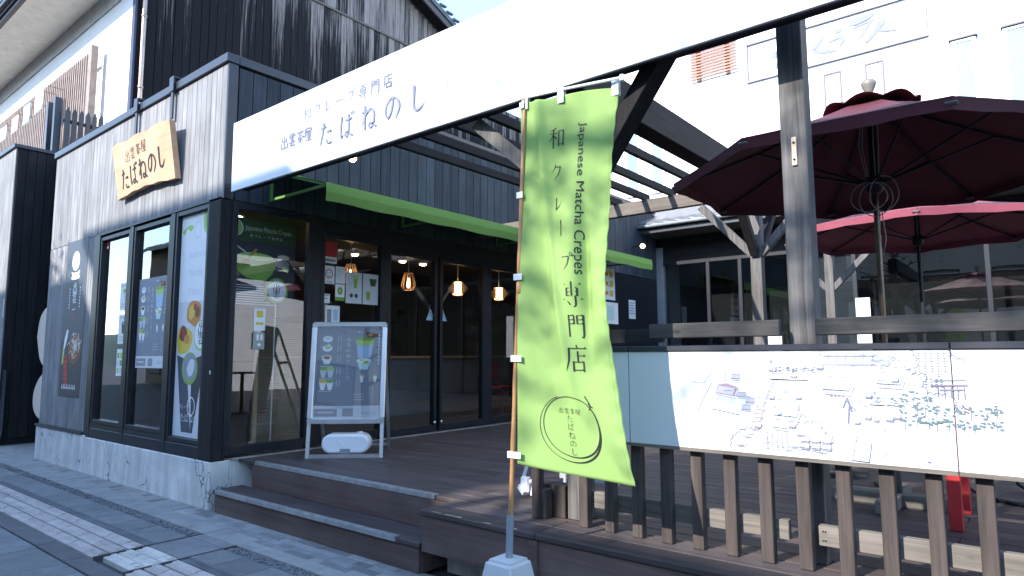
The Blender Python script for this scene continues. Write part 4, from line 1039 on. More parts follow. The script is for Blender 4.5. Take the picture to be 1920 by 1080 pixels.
def menu(k, W, Hh):
    """dark picture menu drawn into W x Hh, lower-left at 0,0"""
    k.rect(0, W, Hh * .135, Hh, F['slate']); k.rect(0, W, 0, Hh * .13, F['lgrey'])
    q = W
    k.rect(q * .02, q * .36, Hh * .02, Hh * .105, F['grey']); k.rect(q * .44, q * .60, Hh * .02, Hh * .105, F['grey'])
    k.line([(q * .07, Hh * .065), (q * .30, Hh * .065)], q * .02, F['lgrey'])
    for j in range(4): k.line([(q * (.73 + j * .05), Hh * .045), (q * (.755 + j * .05), Hh * .075), (q * (.77 + j * .05), Hh * .04)], q * .008, F['grey'])
    # left column of dishes
    for j, (fy, c1, c2) in enumerate(((.91, F['white'], F['lgrey']), (.79, F['white'], F['lime']), (.66, F['cream'], F['white']), (.50, F['lgrey'], F['lime']), (.34, F['yellow'], F['green']))):
        y = Hh * (.135 + fy * .865 - .05)
        if j < 3:
            k.ell(q * .17, y, q * .075, q * .05, c1); k.ell(q * .175, y + q * .015, q * .045, q * .028, c2)
            if j == 1: k.ell(q * .19, y + q * .05, q * .025, q * .025, F['cream'])
            if j == 2: k.poly([(q * .10, y), (q * .24, y), (q * .21, y - q * .09), (q * .13, y - q * .09)], F['white']); k.ell(q * .17, y + q * .01, q * .05, q * .025, F['brown'])
        else:
            for dx in (0, .11):
                k.poly([(q * (.07 + dx), y + q * .03), (q * (.18 + dx), y + q * .03), (q * (.15 + dx), y - q * .10), (q * (.10 + dx), y - q * .10)], c1 if j == 3 else F['white'])
                k.ell(q * (.125 + dx), y + q * .035, q * .06, q * .03, c2 if dx else (F['yellow'] if j == 4 else F['green']))
        for s_ in range(2): k.line([(q * (.33 + s_ * .045), y + q * .05), (q * (.33 + s_ * .045), y - q * .05)], q * .008, F['lgrey'])
        k.line([(q * .06, y - q * .12), (q * .26, y - q * .12)], q * .007, F['lgrey'])
    for i, ch in enumerate('出雲の和クレ|プ'): glyph(k, ch, q * .46, Hh * (.845 - i * .062), q * .062, F['white'], 1.3)
    # large drink
    k.poly([(q * .60, Hh * .87), (q * .88, Hh * .87), (q * .84, Hh * .66), (q * .64, Hh * .66)], F['blue']); k.poly([(q * .60, Hh * .87), (q * .88, Hh * .87), (q * .87, Hh * .80), (q * .61, Hh * .80)], F['lime'])
    k.ell(q * .74, Hh * .875, q * .14, q * .03, F['green']); k.poly([(q * .74, Hh * .95), (q * .95, Hh * .93), (q * .92, Hh * .89), (q * .78, Hh * .885)], F['brown']); k.ell(q * .81, Hh * .92, q * .03, q * .015, F['orange']); k.ell(q * .64, Hh * .955, q * .03, q * .012, F['lgrey'])
    k.poly([(q * .63, Hh * .62), (q * .83, Hh * .62), (q * .79, Hh * .53), (q * .67, Hh * .53)], F['teal']); k.ell(q * .73, Hh * .63, q * .11, q * .035, F['white']); k.ell(q * .77, Hh * .61, q * .05, q * .025, F['lime']); k.ell(q * .69, Hh * .635, q * .03, q * .02, F['yellow'])
    for dx in (.68, .88): k.poly([(q * dx, Hh * .46), (q * (dx + .06), Hh * .46), (q * (dx + .045), Hh * .39), (q * (dx + .015), Hh * .39)], F['white']); k.ell(q * (dx + .03), Hh * .465, q * .03, q * .015, F['lime'])
    for i in range(9): k.line([(q * .955, Hh * (.93 - i * .04)), (q * .945, Hh * (.915 - i * .04)), (q * .965, Hh * (.905 - i * .04))], q * .014, F['white'])
    for i in range(6): k.line([(q * .87, Hh * (.33 - i * .03)), (q * .89, Hh * (.33 - i * .03))], q * .012, F['lgrey'])
    for i in range(3): k.line([(q * .60, Hh * (.20 + i * .03)), (q * .76, Hh * (.20 + i * .03))], q * .006, F['lgrey'])
k = Ink(ap(.045, .37, .0065), ax, vA, lift=.0004, step=.00004); menu(k, wA - .09, .89); k.build('menu_sheet', an)
# clear cover sheet in front of the menu
m = MB(); m.prism([ap(.046, .371, .0135), ap(wA - .046, .371, .0135), ap(wA - .046, 1.259, .0135), ap(.046, 1.259, .0135)], nrm * .002); m.build('clear_cover', glass('menu cover', (.97, .97, .97), 3.5), an)
# water weight on the foot of the board
wt = MB(); ctr = (A0 + A1) / 2 - nrm * .13
def pill(hw, hh, d, ring=14):
    pts = []
    for i in range(ring * 2):
        an = PI / 2 - PI * i / (ring - 1) if i < ring else -PI / 2 - PI * (i - ring) / (ring - 1)
        cx_ = (hw - hh) if i < ring else -(hw - hh); pts.append((cx_ + hh * math.cos(an), d, hh * math.sin(an)))
    return pts
vs = []; NP = 28
for (hw, hh, d) in ((.205, .068, .100), (.222, .085, .096), (.230, .0925, .080), (.230, .0925, -.080), (.222, .085, -.096), (.205, .068, -.100)): vs += pill(hw, hh, d)
pf = [(r_ * NP + i, r_ * NP + (i + 1) % NP, (r_ + 1) * NP + (i + 1) % NP, (r_ + 1) * NP + i) for r_ in range(5) for i in range(NP)]
Mx = Matrix(((ax.x, -nrm.x, 0, ctr.x), (ax.y, -nrm.y, 0, ctr.y), (0, 0, 1, DZ + .128), (0, 0, 0, 1)))
tnk = thing('water_weight', 'rounded white plastic water tank weighting the foot of the A-board', 'sign weight', (ctr.x, ctr.y, DZ))
wt.add([Mx @ Vector(v) for v in vs], pf, 0, True); wt.add([Mx @ Vector(v) for v in vs[:NP]], [list(range(NP))]); wt.add([Mx @ Vector(v) for v in vs[-NP:]], [list(range(NP))]); wt.build('tank', M['white2'], tnk)
def tp(x, z, d): return Vector((ctr.x, ctr.y, 0)) + ax * x + Vector((0, 0, DZ + .128 + z)) + nrm * d
q = MB(); q.prism([tp(-.05, -.09, .1005), tp(.05, -.09, .1005), tp(.05, -.045, .1005), tp(-.05, -.045, .1005)], nrm * .003); q.build('grip_shade', paint('shadowed recess plastic', (.2, .22, .25), .5), tnk)  # raised dark plate; the shade of a recess is put into its colour
q = MB(); q.bar(tp(-.06, .03, .101), tp(-.02, -.02, .101), .02, .012, up=nrm); q.lathe(tp(.12, .093, 0), [(.03, 0), (.03, .015), (0, .016)], 12); q.build('cap', M['white2'], tnk)
# ================================================================== posters and notices on the shop front
def sheet(name, O, U, V, W, Hh, label, cat, base=None, group=None, art=None, th=.0015):
    """a printed sheet: thin slab with its print on the front"""
    O = Vector(O); U = Vector(U).normalized(); V = Vector(V).normalized(); N_ = U.cross(V)
    t = thing(name, label, cat, tuple(O + U * W / 2), group)
    m = MB(); m.prism([O, O + U * W, O + U * W + V * Hh, O + V * Hh], -N_ * th); m.build('sheet', base or F['white'], t)
    if art:
        k = Ink(O, U, V, lift=.0005, step=.00003); art(k, W, Hh)
        if k.f: k.build('print', t)
    return t
FX, FZ = (1, 0, 0), (0, 0, 1)
def soba(k, W, H_):
    k.rect(W * .0, W, 0, H_ * .36, F['dark'])
    k.ell(W * .47, H_ * .865, W * .17, H_ * .062, F['white'], 36)
    k.poly(smooth2([(W * .28, H_ * .755), (W * .36, H_ * .745), (W * .58, H_ * .745), (W * .68, H_ * .755), (W * .64, H_ * .775), (W * .68, H_ * .80), (W * .56, H_ * .79), (W * .38, H_ * .79), (W * .28, H_ * .80), (W * .32, H_ * .775)]), F['white'])
    for i, ch in enumerate('出雲'): glyph(k, ch, W * .40, H_ * (.655 - i * .065), W * .20, F['white'], 2.0)
    for xx in (.26, .74):
        for j in range(7): k.line([(W * xx, H_ * (.69 - j * .02)), (W * (xx + .03), H_ * (.682 - j * .02))], W * .03, F['white'])
    k.rect(W * .44, W * .58, H_ * .548, H_ * .556, F['lgrey']); k.rect(W * .5, W * .56, H_ * .50, H_ * .53, F['red'])
    k.poly([(W * .10, H_ * .27), (W * .16, H_ * .28), (W * .28, H_ * .36), (W * .33, H_ * .42), (W * .26, H_ * .43), (W * .17, H_ * .37)], F['white']); k.poly([(W * .08, H_ * .20), (W * .15, H_ * .21), (W * .2, H_ * .31), (W * .12, H_ * .30)], F['lime'])
    k.ell(W * .66, H_ * .30, W * .30, H_ * .095, F['brown'])
    r_ = random.Random(5)
    for i in range(46):
        a = r_.uniform(0, 2 * PI); q = r_.uniform(.0, .85); x0 = W * .66 + W * .26 * q * math.cos(a); y0 = H_ * .305 + H_ * .085 * q * math.sin(a); b_ = r_.uniform(0, PI); l = W * .13
        k.line(smooth([(x0, y0, .011), (x0 + l * .5 * math.cos(b_), y0 + l * .5 * math.sin(b_) + .015, .012), (x0 + l * math.cos(b_ + .5), y0 + l * math.sin(b_ + .5), .011)], 4), 1, F['cream'] if i % 3 else F['lgrey'])
    for i in range(7):
        y0 = H_ * (.255 - i * .028); k.poly([(W * (.16 + .012 * i), y0), (W * (.36 + .012 * i), y0 + H_ * .012), (W * (.38 + .006 * i), y0 - H_ * .012), (W * (.2 + .01 * i), y0 - H_ * .018)], F['red'])
    for i in range(9):
        x0 = W * (.16 + i * .075); k.line([(x0, H_ * .052), (x0 + W * .02, H_ * .078), (x0 + W * .045, H_ * .05)], W * .016, F['white']); k.line([(x0 + W * .02, H_ * .05), (x0 + W * .03, H_ * .08)], W * .014, F['white'])
def smooth2(p):
    r_ = smooth([(x, y, 0) for x, y in p + [p[0]]], 4); return [(a, b_) for a, b_, _ in r_[:-1]]
sheet('wall_poster', (-10.36, YA - .003, .88), FX, FZ, .79, 2.09, 'tall navy poster of buckwheat noodles on the grey boards left of the windows', 'poster', F['navy'], art=soba, th=.0025)
YG = YA + .034
def paper1(c1, c2):
    def f(k, W, H_):
        k.rect(W * .1, W * .9, H_ * .86, H_ * .93, F['lgrey'])
        k.poly([(W * .35, H_ * .7), (W * .7, H_ * .72), (W * .62, H_ * .35), (W * .42, H_ * .35)], c1); k.ell(W * .53, H_ * .71, W * .2, H_ * .06, c2)
        for i in range(4): k.line([(W * .15, H_ * (.26 - i * .05)), (W * (.8 - .1 * (i % 2)), H_ * (.26 - i * .05))], H_ * .014, F['grey'])
    return f
def paper_tbl(k, W, H_):
    for i in range(3):
        for j in range(3): k.rect(W * (.08 + i * .3), W * (.3 + i * .3), H_ * (.1 + j * .28), H_ * (.3 + j * .28), [F['lime'], F['lgrey'], F['green']][(i + j) % 3])
sheet('notice', (-8.53, YG, 1.95), FX, FZ, .26, .33, 'white dessert notice on the left window, topmost of three in a column', 'notice', art=paper1(F['lgrey'], F['green']), group='notices stuck on the left window')
sheet('notice', (-8.53, YG, 1.555), FX, FZ, .26, .345, 'white drink notice with a dark cup on the left window, middle of three', 'notice', art=paper1(F['dgreen'], F['grey']), group='notices stuck on the left window')
sheet('notice', (-8.53, YG, 1.18), FX, FZ, .26, .315, 'white notice with a grid of small green pictures, lowest of the three', 'notice', art=paper_tbl, group='notices stuck on the left window')
sheet('red_sticker', (-9.05, YG, 2.745), FX, FZ, .075, .10, 'small red and white sticker in the top corner of the left window', 'sticker', F['red'], art=lambda k, W, H_: k.rect(W * .15, W * .85, H_ * .1, H_ * .35, F['white']))
sheet('menu_poster', (-7.97, YG - .006, 1.28), FX, FZ, .74, 1.0, 'dark picture menu poster on the middle front window', 'poster', F['slate'], art=menu, th=.004)
def crepe_poster(k, W, H_):
    # pale above, greyer below: reflected light put into the colour; dark cone lower
    k.rect(0, W, 0, H_ * .60, F['lgrey'])
    k.poly(smooth2([(W * .02, H_ * .93), (W * .12, H_ * .915), (W * .20, H_ * .94), (W * .32, H_ * .925), (W * .42, H_ * .945), (W * .30, H_ * .955), (W * .14, H_ * .945)]), F['lime'])
    k.ell(W * .96, H_ * .955, W * .22, H_ * .065, F['lime']); k.ell(W * .99, H_ * .955, W * .17, H_ * .052, F['green']); k.line([(W * .74, H_ * .965), (W * .735, H_ * .94), (W * .78, H_ * .905)], W * .03, F['white'])
    k.line([(W * (.57 + .12 * math.cos(a)), H_ * .925 + W * .14 * math.sin(a)) for a in [2 * PI * i / 24 for i in range(25)]], W * .018, F['lgrey'])
    for i, t_ in enumerate(('Japanese', 'Matcha', 'Crepes')): text(k, t_, W * .30, H_ * (.80 - i * .085), W * .17, F['lgrey'], width=W * (.58, .48, .40)[i], ital=.12)
    # crepes
    k.poly([(W * .30, H_ * .52), (W * .44, H_ * .52), (W * .50, H_ * .40), (W * .40, H_ * .34)], F['lgrey'])
    k.poly(smooth2([(W * .32, H_ * .565), (W * .45, H_ * .60), (W * .70, H_ * .595), (W * .80, H_ * .57), (W * .78, H_ * .52), (W * .66, H_ * .485), (W * .46, H_ * .50), (W * .33, H_ * .52)]), F['orange'])
    k.poly(smooth2([(W * .40, H_ * .57), (W * .52, H_ * .585), (W * .60, H_ * .55), (W * .50, H_ * .52), (W * .40, H_ * .53)]), F['yellow']); k.ell(W * .68, H_ * .55, W * .08, H_ * .025, F['brown']); k.ell(W * .60, H_ * .572, W * .06, H_ * .016, F['red'])
    k.poly(smooth2([(W * .02, H_ * .44), (W * .12, H_ * .49), (W * .30, H_ * .485), (W * .52, H_ * .46), (W * .54, H_ * .42), (W * .40, H_ * .375), (W * .15, H_ * .365), (W * .04, H_ * .39)]), F['yellow'])
    k.poly(smooth2([(W * .08, H_ * .44), (W * .16, H_ * .49), (W * .30, H_ * .485), (W * .36, H_ * .45), (W * .22, H_ * .42)]), F['brown']); k.ell(W * .36, H_ * .43, W * .1, H_ * .022, F['orange']); k.ell(W * .20, H_ * .46, W * .05, H_ * .014, F['red'])
    k.ell(W * .83, H_ * .445, W * .24, H_ * .068, F['lime'], 32); k.ell(W * .83, H_ * .448, W * .215, H_ * .06, F['white'], 32)
    for i, ch in enumerate('出雲'): glyph(k, ch, W * .72, H_ * (.452 - i * .048), W * .20, F['black'], 1.8)
    k.poly([(W * .05, H_ * .36), (W * .38, H_ * .34), (W * .62, H_ * .02), (W * .30, H_ * .02)], F['navy']); k.poly([(W * .55, H_ * .34), (W * .96, H_ * .36), (W * .76, H_ * .02), (W * .62, H_ * .02)], F['dark'])
    k.ell(W * .50, H_ * .30, W * .27, H_ * .072, F['green'], 32); k.ell(W * .50, H_ * .305, W * .225, H_ * .06, F['grey'], 32)
    k.poly(smooth2([(W * .40, H_ * .30), (W * .52, H_ * .34), (W * .66, H_ * .33), (W * .62, H_ * .28), (W * .48, H_ * .265)]), F['lgrey'])
    k.line([(W * (.60 + .12 * math.cos(a)), H_ * .135 + W * .14 * math.sin(a)) for a in [2 * PI * i / 24 for i in range(25)]], W * .02, F['white'])
    for i, ch in enumerate('たばねのし'): glyph(k, ch, W * (.26 + i * .145), H_ * .065, W * .135, F['white'], 1.5)
    for i, ch in enumerate('クレープ'): glyph(k, ch, W * (.20 + i * .085), H_ * .12, W * .08, F['white'], 1.5)
    k.poly([(W * .68, H_ * .02), (W * .98, H_ * .015), (W * .98, H_ * .22), (W * .90, H_ * .25)], F['lgrey'])
sheet('window_poster', (-6.975, YG - .001, .605), FX, FZ, .63, 2.26, 'full height poster of matcha crepes filling the window beside the corner post', 'poster', F['white'], art=crepe_poster, th=.003)
# side glass (facing the deck)
SX, UY = XB - .0335, (0, 1, 0)
def lines(n_, c=None):
    def f(k, W, H_):
        for i in range(n_): k.line([(W * .12, H_ * (.85 - i * .7 / n_)), (W * (.85 - .2 * (i % 2)), H_ * (.85 - i * .7 / n_))], H_ * .22 / n_, c or F['grey'])
    return f
sheet('red_sticker', (SX, 4.215, 2.43), UY, FZ, .17, .24, 'red square sticker with a white strip at the top of the side glass', 'sticker', F['white'], art=lambda k, W, H_: (k.rect(0, W, H_ * .3, H_, F['red']), k.rect(W * .1, W * .9, H_ * .08, H_ * .2, F['grey'])))
def face(k, W, H_):
    k.ell(W * .5, H_ * .55, W * .36, W * .36, F['red']); k.ell(W * .5, H_ * .55, W * .29, W * .29, F['white']); k.ell(W * .38, H_ * .6, W * .05, W * .05, F['dark']); k.ell(W * .62, H_ * .6, W * .05, W * .05, F['dark']); k.line([(W * .35, H_ * .46), (W * .5, H_ * .40), (W * .65, H_ * .46)], W * .05, F['dark']); k.line([(W * .2, H_ * .1), (W * .8, H_ * .1)], H_ * .05, F['grey'])
sheet('round_face_sticker', (SX, 4.215, 2.20), UY, FZ, .145, .20, 'white sticker with a round red smiling mark on the side glass', 'sticker', art=face)
def leafart(k, W, H_): k.rect(0, W, 0, H_ * .22, F['green']); k.ell(W * .5, H_ * .6, W * .28, H_ * .24, F['green'], 18); k.ell(W * .5, H_ * .6, W * .12, H_ * .12, F['lime'], 14)
sheet('green_sticker', (SX, 4.375, 2.02), UY, FZ, .125, .185, 'white sticker with a green round mark, below the pale sticker on the side glass', 'sticker', art=leafart)
sheet('pale_sticker', (SX, 4.375, 2.215), UY, FZ, .125, .19, 'pale sticker with faint lines above the green sticker on the side glass', 'sticker', art=lines(5, F['lgrey']))
sheet('small_sticker', (SX, 4.22, 1.985), UY, FZ, .085, .10, 'tiny white square sticker on the side glass near the window frame', 'sticker', art=lines(2))
sheet('notice', (SX, 4.25, 1.68), UY, FZ, .19, .28, 'white notice with two grey printed blocks low on the side glass', 'notice', art=lambda k, W, H_: (k.rect(W * .12, W * .42, H_ * .2, H_ * .85, F['grey']), k.rect(W * .55, W * .88, H_ * .4, H_ * .85, F['blue'])))
sheet('drink_poster', (SX, 4.515, 2.0), UY, FZ, .225, .36, 'pale drink poster with two green drinks on the side glass, left of the pair', 'poster', F['lgrey'], art=lambda k, W, H_: (k.poly([(W * .45, H_ * .85), (W * .75, H_ * .85), (W * .68, H_ * .5), (W * .5, H_ * .5)], F['green']), k.ell(W * .6, H_ * .85, W * .2, H_ * .06, F['lime']), k.ell(W * .35, H_ * .25, W * .1, H_ * .07, F['dark']), k.ell(W * .65, H_ * .25, W * .1, H_ * .07, F['dark'])), group='drink posters on the side glass')
sheet('drink_poster', (SX, 4.755, 2.0), UY, FZ, .225, .36, 'pale poster with green bowl and cup on the side glass, right of the pair', 'poster', F['lgrey'], art=lambda k, W, H_: (k.poly([(W * .4, H_ * .85), (W * .9, H_ * .85), (W * .8, H_ * .6), (W * .5, H_ * .6)], F['dgreen']), k.poly([(W * .2, H_ * .42), (W * .5, H_ * .42), (W * .45, H_ * .15), (W * .25, H_ * .15)], F['green'])), group='drink posters on the side glass')
sheet('yellow_notice', (SX, 3.42, 1.66), UY, FZ, .12, .22, 'white card with yellow panels on the side glass beside the corner post', 'notice', art=lambda k, W, H_: (k.rect(W * .2, W * .8, H_ * .6, H_ * .9, F['yellow']), k.rect(W * .15, W * .85, H_ * .25, H_ * .38, F['yellow'])))
t = thing('intercom_panel', 'small pale wall box with two buttons below the yellow card', 'intercom', (SX, 3.47, 1.47))
m = MB(); m.box(SX, SX + .02, 3.41, 3.53, 1.47, 1.64, ch=.004); m.build('housing', paint('khaki plastic', (.3, .3, .26), .5), t)
for yy in (3.44, 3.48): 
    m = MB(); m.box(SX + .0205, SX + .027, yy, yy + .022, 1.56, 1.62); m.build('button', M['white2'], t)
m = MB(); m.lathe((SX + .0205, 3.47, 1.51), [(.02, 0), (.02, .006), (0, .008)], 12, axis='x'); m.build('button', M['white2'], t)
def matcha(k, W, H_):
    k.rect(0, W, H_ * .74, H_, F['dgreen']); k.ell(W * .03, H_ * .88, W * .12, W * .12, F['white']); k.ell(W * .03, H_ * .88, W * .105, W * .105, F['lime'])
    text(k, 'Japanese Matcha Crepes', W * .18, H_ * .87, W * .10, F['cream'], width=W * .74)
    for i, ch in enumerate('和クレープ専門店'): glyph(k, ch, W * (.25 + i * .068), H_ * .79, W * .05, F['lgrey'], 1.4)
    k.poly(smooth2([(W * .02, H_ * .50), (W * .12, H_ * .60), (W * .40, H_ * .60), (W * .66, H_ * .56), (W * .64, H_ * .42), (W * .48, H_ * .30), (W * .22, H_ * .33), (W * .06, H_ * .42)]), F['green'])
    k.ell(W * .36, H_ * .575, W * .27, H_ * .045, F['lime']); k.line([(W * .02, H_ * .69), (W * .22, H_ * .60)], W * .02, F['lgrey']); k.line([(W * .22, H_ * .53), (W * .36, H_ * .66)], W * .035, F['orange']); k.ell(W * .20, H_ * .50, W * .06, H_ * .03, F['brown'])
    k.ell(W * .78, H_ * .52, W * .12, H_ * .05, F['grey']); k.poly([(W * .80, H_ * .50), (W * .9, H_ * .48), (W * .88, H_ * .42), (W * .78, H_ * .45)], F['lime']); k.ell(W * .80, H_ * .60, W * .1, H_ * .03, F['cream'])
    for i in range(9): k.line([(W * .05, H_ * (.24 - i * .026)), (W * (.5 + .1 * (i % 3)), H_ * (.24 - i * .026))], H_ * .008, F['lgrey'])
sheet('hanging_banner', (XB - .13, 3.22, 1.90), UY, FZ, .70, .90, 'dark banner with a big green matcha bowl hung behind the corner side glass', 'banner', F['dark'], art=matcha, th=.004)
t = thing('round_sign', 'round white disc sign with a green rim standing behind the side glass', 'sign', (XB - .10, 3.70, 1.95))
m = MB(); m.lathe((XB - .115, 3.70, 2.08), [(.0, 0), (.125, 0), (.135, .008), (.125, .016), (0, .016)], 32, axis='x'); m.build('rim', F['green'], t)
k = Ink((XB - .098, 3.70, 2.08), UY, FZ, lift=.001)
k.ell(0, 0, .105, .105, F['white'], 32)
for i, ch in enumerate('出雲'): glyph(k, ch, -.05, -.005 - i * .08, .085, F['black'], 1.8)
k.build('face', t)
m = MB(); m.tube([(XB - .14, 3.70, .45), (XB - .12, 3.70, 1.95)], .009, 8); m.tube([(XB - .14, 3.70, .45), (XB - .32, 3.86, .44)], .008, 6); m.tube([(XB - .14, 3.70, .45), (XB - .32, 3.54, .44)], .008, 6); m.build('stand', M['alu'], t)
# interior
t = thing('bamboo_blind', 'beige slatted bamboo screen inside the shop behind the A-board', 'blind', (-6.55, 4.1, .45))
m = MB()
for i in range(52): m.box(-6.556, -6.548, 3.75, 4.42, .47 + i * .025, .488 + i * .025)
m.build('slats', paint('bamboo slat', (.22, .15, .085), .7), t); m = MB(); m.box(-6.57, -6.535, 3.70, 3.745, .42, 1.78); m.box(-6.57, -6.535, 4.425, 4.47, .42, 1.78); m.build('frame', M['tan'], t)
t = thing('service_counter', 'grey fronted service counter with pale top inside the shop', 'counter', (-8.6, 7.5, .42))
m = MB(); m.box(-8.9, -8.35, 5.1, 10.2, .42, 1.36); m.build('front', paint('counter grey', (.16, .18, .21), .5, var=.08), t); m = MB(); m.box(-8.95, -8.28, 5.05, 10.25, 1.362, 1.40, ch=.004); m.build('top', M['tan'], t)
for i, (y, z) in enumerate(((6.3, 1.40), (6.55, 1.40))):
    pass
t = thing('shelf_unit', 'dark empty shelf unit against the back wall behind the counter', 'shelf', (-10.7, 7.5, .42))
m = MB()
for z in (1.3, 1.7, 2.1): m.box(-10.9, -10.6, 5.5, 9.5, z, z + .03)
for y in (5.5, 7.5, 9.47): m.box(-10.9, -10.6, y, y + .03, .42, 2.4)
m.build('frame', M['darkwood'], t)
r_ = random.Random(4)
t = thing('red_chair', 'red chair inside the shop behind the right hand glass door', 'chair', (-7.0, 8.35, .42))
m = MB(); m.box(-7.2, -6.8, 8.15, 8.55, .86, .90, ch=.01); m.build('seat', M['red'], t)
m = MB(); m.box(-7.22, -7.18, 8.15, 8.55, 1.02, 1.28, ch=.01); m.build('backrest', M['red'], t)
for sx_ in (-7.2, -6.82):
    for sy_ in (8.17, 8.53):
        m = MB(); m.tube([(sx_, sy_, .42), (sx_, sy_, .859 if sx_ > -7 else 1.27)], .012, 8); m.build('leg', M['red'], t)
WARM = emit('warm bulb', (1.0, .60, .28), 9.0); SHADE = emit('glowing lamp paper', (1.0, .58, .26), 2.2)
def pend(y, x, z, kind, label):
    t = thing('pendant_lamp', label, 'pendant lamp', (x, y, 2.95), 'pendant lamps over the shop counter')
    m = MB(); m.tube([(x, y, 2.955), (x, y, z + .12)], .004, 6); m.lathe((x, y, 2.93), [(.035, 0), (.035, .028)], 12); m.build('cord', M['white2'], t)
    if kind == 0:
        m = MB()
        for i in range(12):
            a = 2 * PI * i / 12; ca, sa = math.cos(a), math.sin(a)
            m.tube([(x + .06 * ca, y + .06 * sa, z + .12), (x + .095 * ca, y + .095 * sa, z + .0), (x + .11 * ca, y + .11 * sa, z - .07), (x + .08 * ca, y + .08 * sa, z - .13)], .006, 5)
        for r_, h_ in ((.06, .12), (.08, -.13)): m.tube([(x + r_ * math.cos(2 * PI * i / 20), y + r_ * math.sin(2 * PI * i / 20), z + h_) for i in range(21)], .007, 5)
        m.build('cage', M['tan'], t)
        m = MB(); m.lathe((x, y, z - .05), [(0, -.05), (.022, -.035), (.026, 0), (.014, .05), (.012, .09)], 12); m.build('bulb', WARM, t)
    else:
        m = MB(); m.lathe((x, y, z), [(.075, -.10), (.078, .10)], 18); m.build('paper_shade', SHADE, t)
        m = MB()
        for h_ in (-.105, -.02, .05, .105): m.tube([(x + .08 * math.cos(2 * PI * i / 20), y + .08 * math.sin(2 * PI * i / 20), z + h_) for i in range(21)], .005, 5)
        for i in range(8):
            a = 2 * PI * i / 8; m.tube([(x + .08 * math.cos(a), y + .08 * math.sin(a), z - .105), (x + .08 * math.cos(a), y + .08 * math.sin(a), z + .105)], .004, 5)
        m.build('frame', M['tan'], t)
        m = MB()
        for s_ in (-1, 1):
            m.prism([(x, y + s_ * .085, z + .11), (x, y + s_ * .23, z - .01), (x, y + s_ * .085, z - .10)], (.004, 0, 0)); m.prism([(x + s_ * .085, y, z + .11), (x + s_ * .23, y, z - .01), (x + s_ * .085, y, z - .10)], (0, .004, 0))
        m.build('wing', paint('brown paper wing', (.20, .12, .06), .7), t)
pend(5.42, -7.2, 2.52, 0, 'wooden cage pendant lamp behind the side glass, nearest the A-board')
pend(6.46, -7.2, 2.50, 0, 'wooden cage pendant lamp seen through the left entrance door')
pend(7.51, -7.2, 2.47, 1, 'paper drum pendant lamp with brown wings seen through the right entrance door')
pend(8.53, -7.2, 2.46, 1, 'paper drum pendant lamp with brown wings nearest the banner pole')
def spot(x, y, z, aim, label, wall):
    t = thing('spotlight', label, 'spotlight', (x, y, z), 'lit spotlights')
    a = Vector(aim).normalized(); p = Vector((x, y, z))
    m = MB(); m.tube([p - a * .10, p - a * .09, p, p + a * .005], [.03, .045, .05, .052], 14); m.tube([p - a * .05, Vector(wall)], .010, 6); m.build('housing', BL, t)
    m = MB(); m.tube([p + a * .006, p + a * .012], [.043, .043], 14); m.build('lamp', WARM, t)
spot(-5.72, 4.30, 3.56, (.55, -.75, -.45), 'small lit spotlight on the dark boards just under the white fascia sign', (-6.04, 4.34, 3.62))
spot(-5.75, 11.05, 3.46, (.35, -.9, -.35), 'small lit spotlight at the far end of the green awning', (-6.045, 11.2, 3.5))
for i, (x, y, lab) in enumerate(((-6.75, 3.55, 'flush ceiling downlight behind the corner side glass'), (-7.95, 6.05, 'flush ceiling downlight left of the cage lamp by the entrance'), (-7.95, 7.0, 'flush ceiling downlight behind the left entrance door'), (-7.95, 7.45, 'flush ceiling downlight between the two entrance doors'))):
    t = thing('downlight', lab, 'downlight', (x, y, 2.96), 'ceiling downlights in the shop')
    m = MB(); m.lathe((x, y, 2.93), [(.075, .028), (.085, 0), (.06, -.004)], 16); m.build('ring', M['white2'], t)
    m = MB(); m.lathe((x, y, 2.90), [(0, 0), (.045, .008), (.055, .024)], 16); m.build('lens', emit('downlight lens', (1, .72, .42), 7), t)

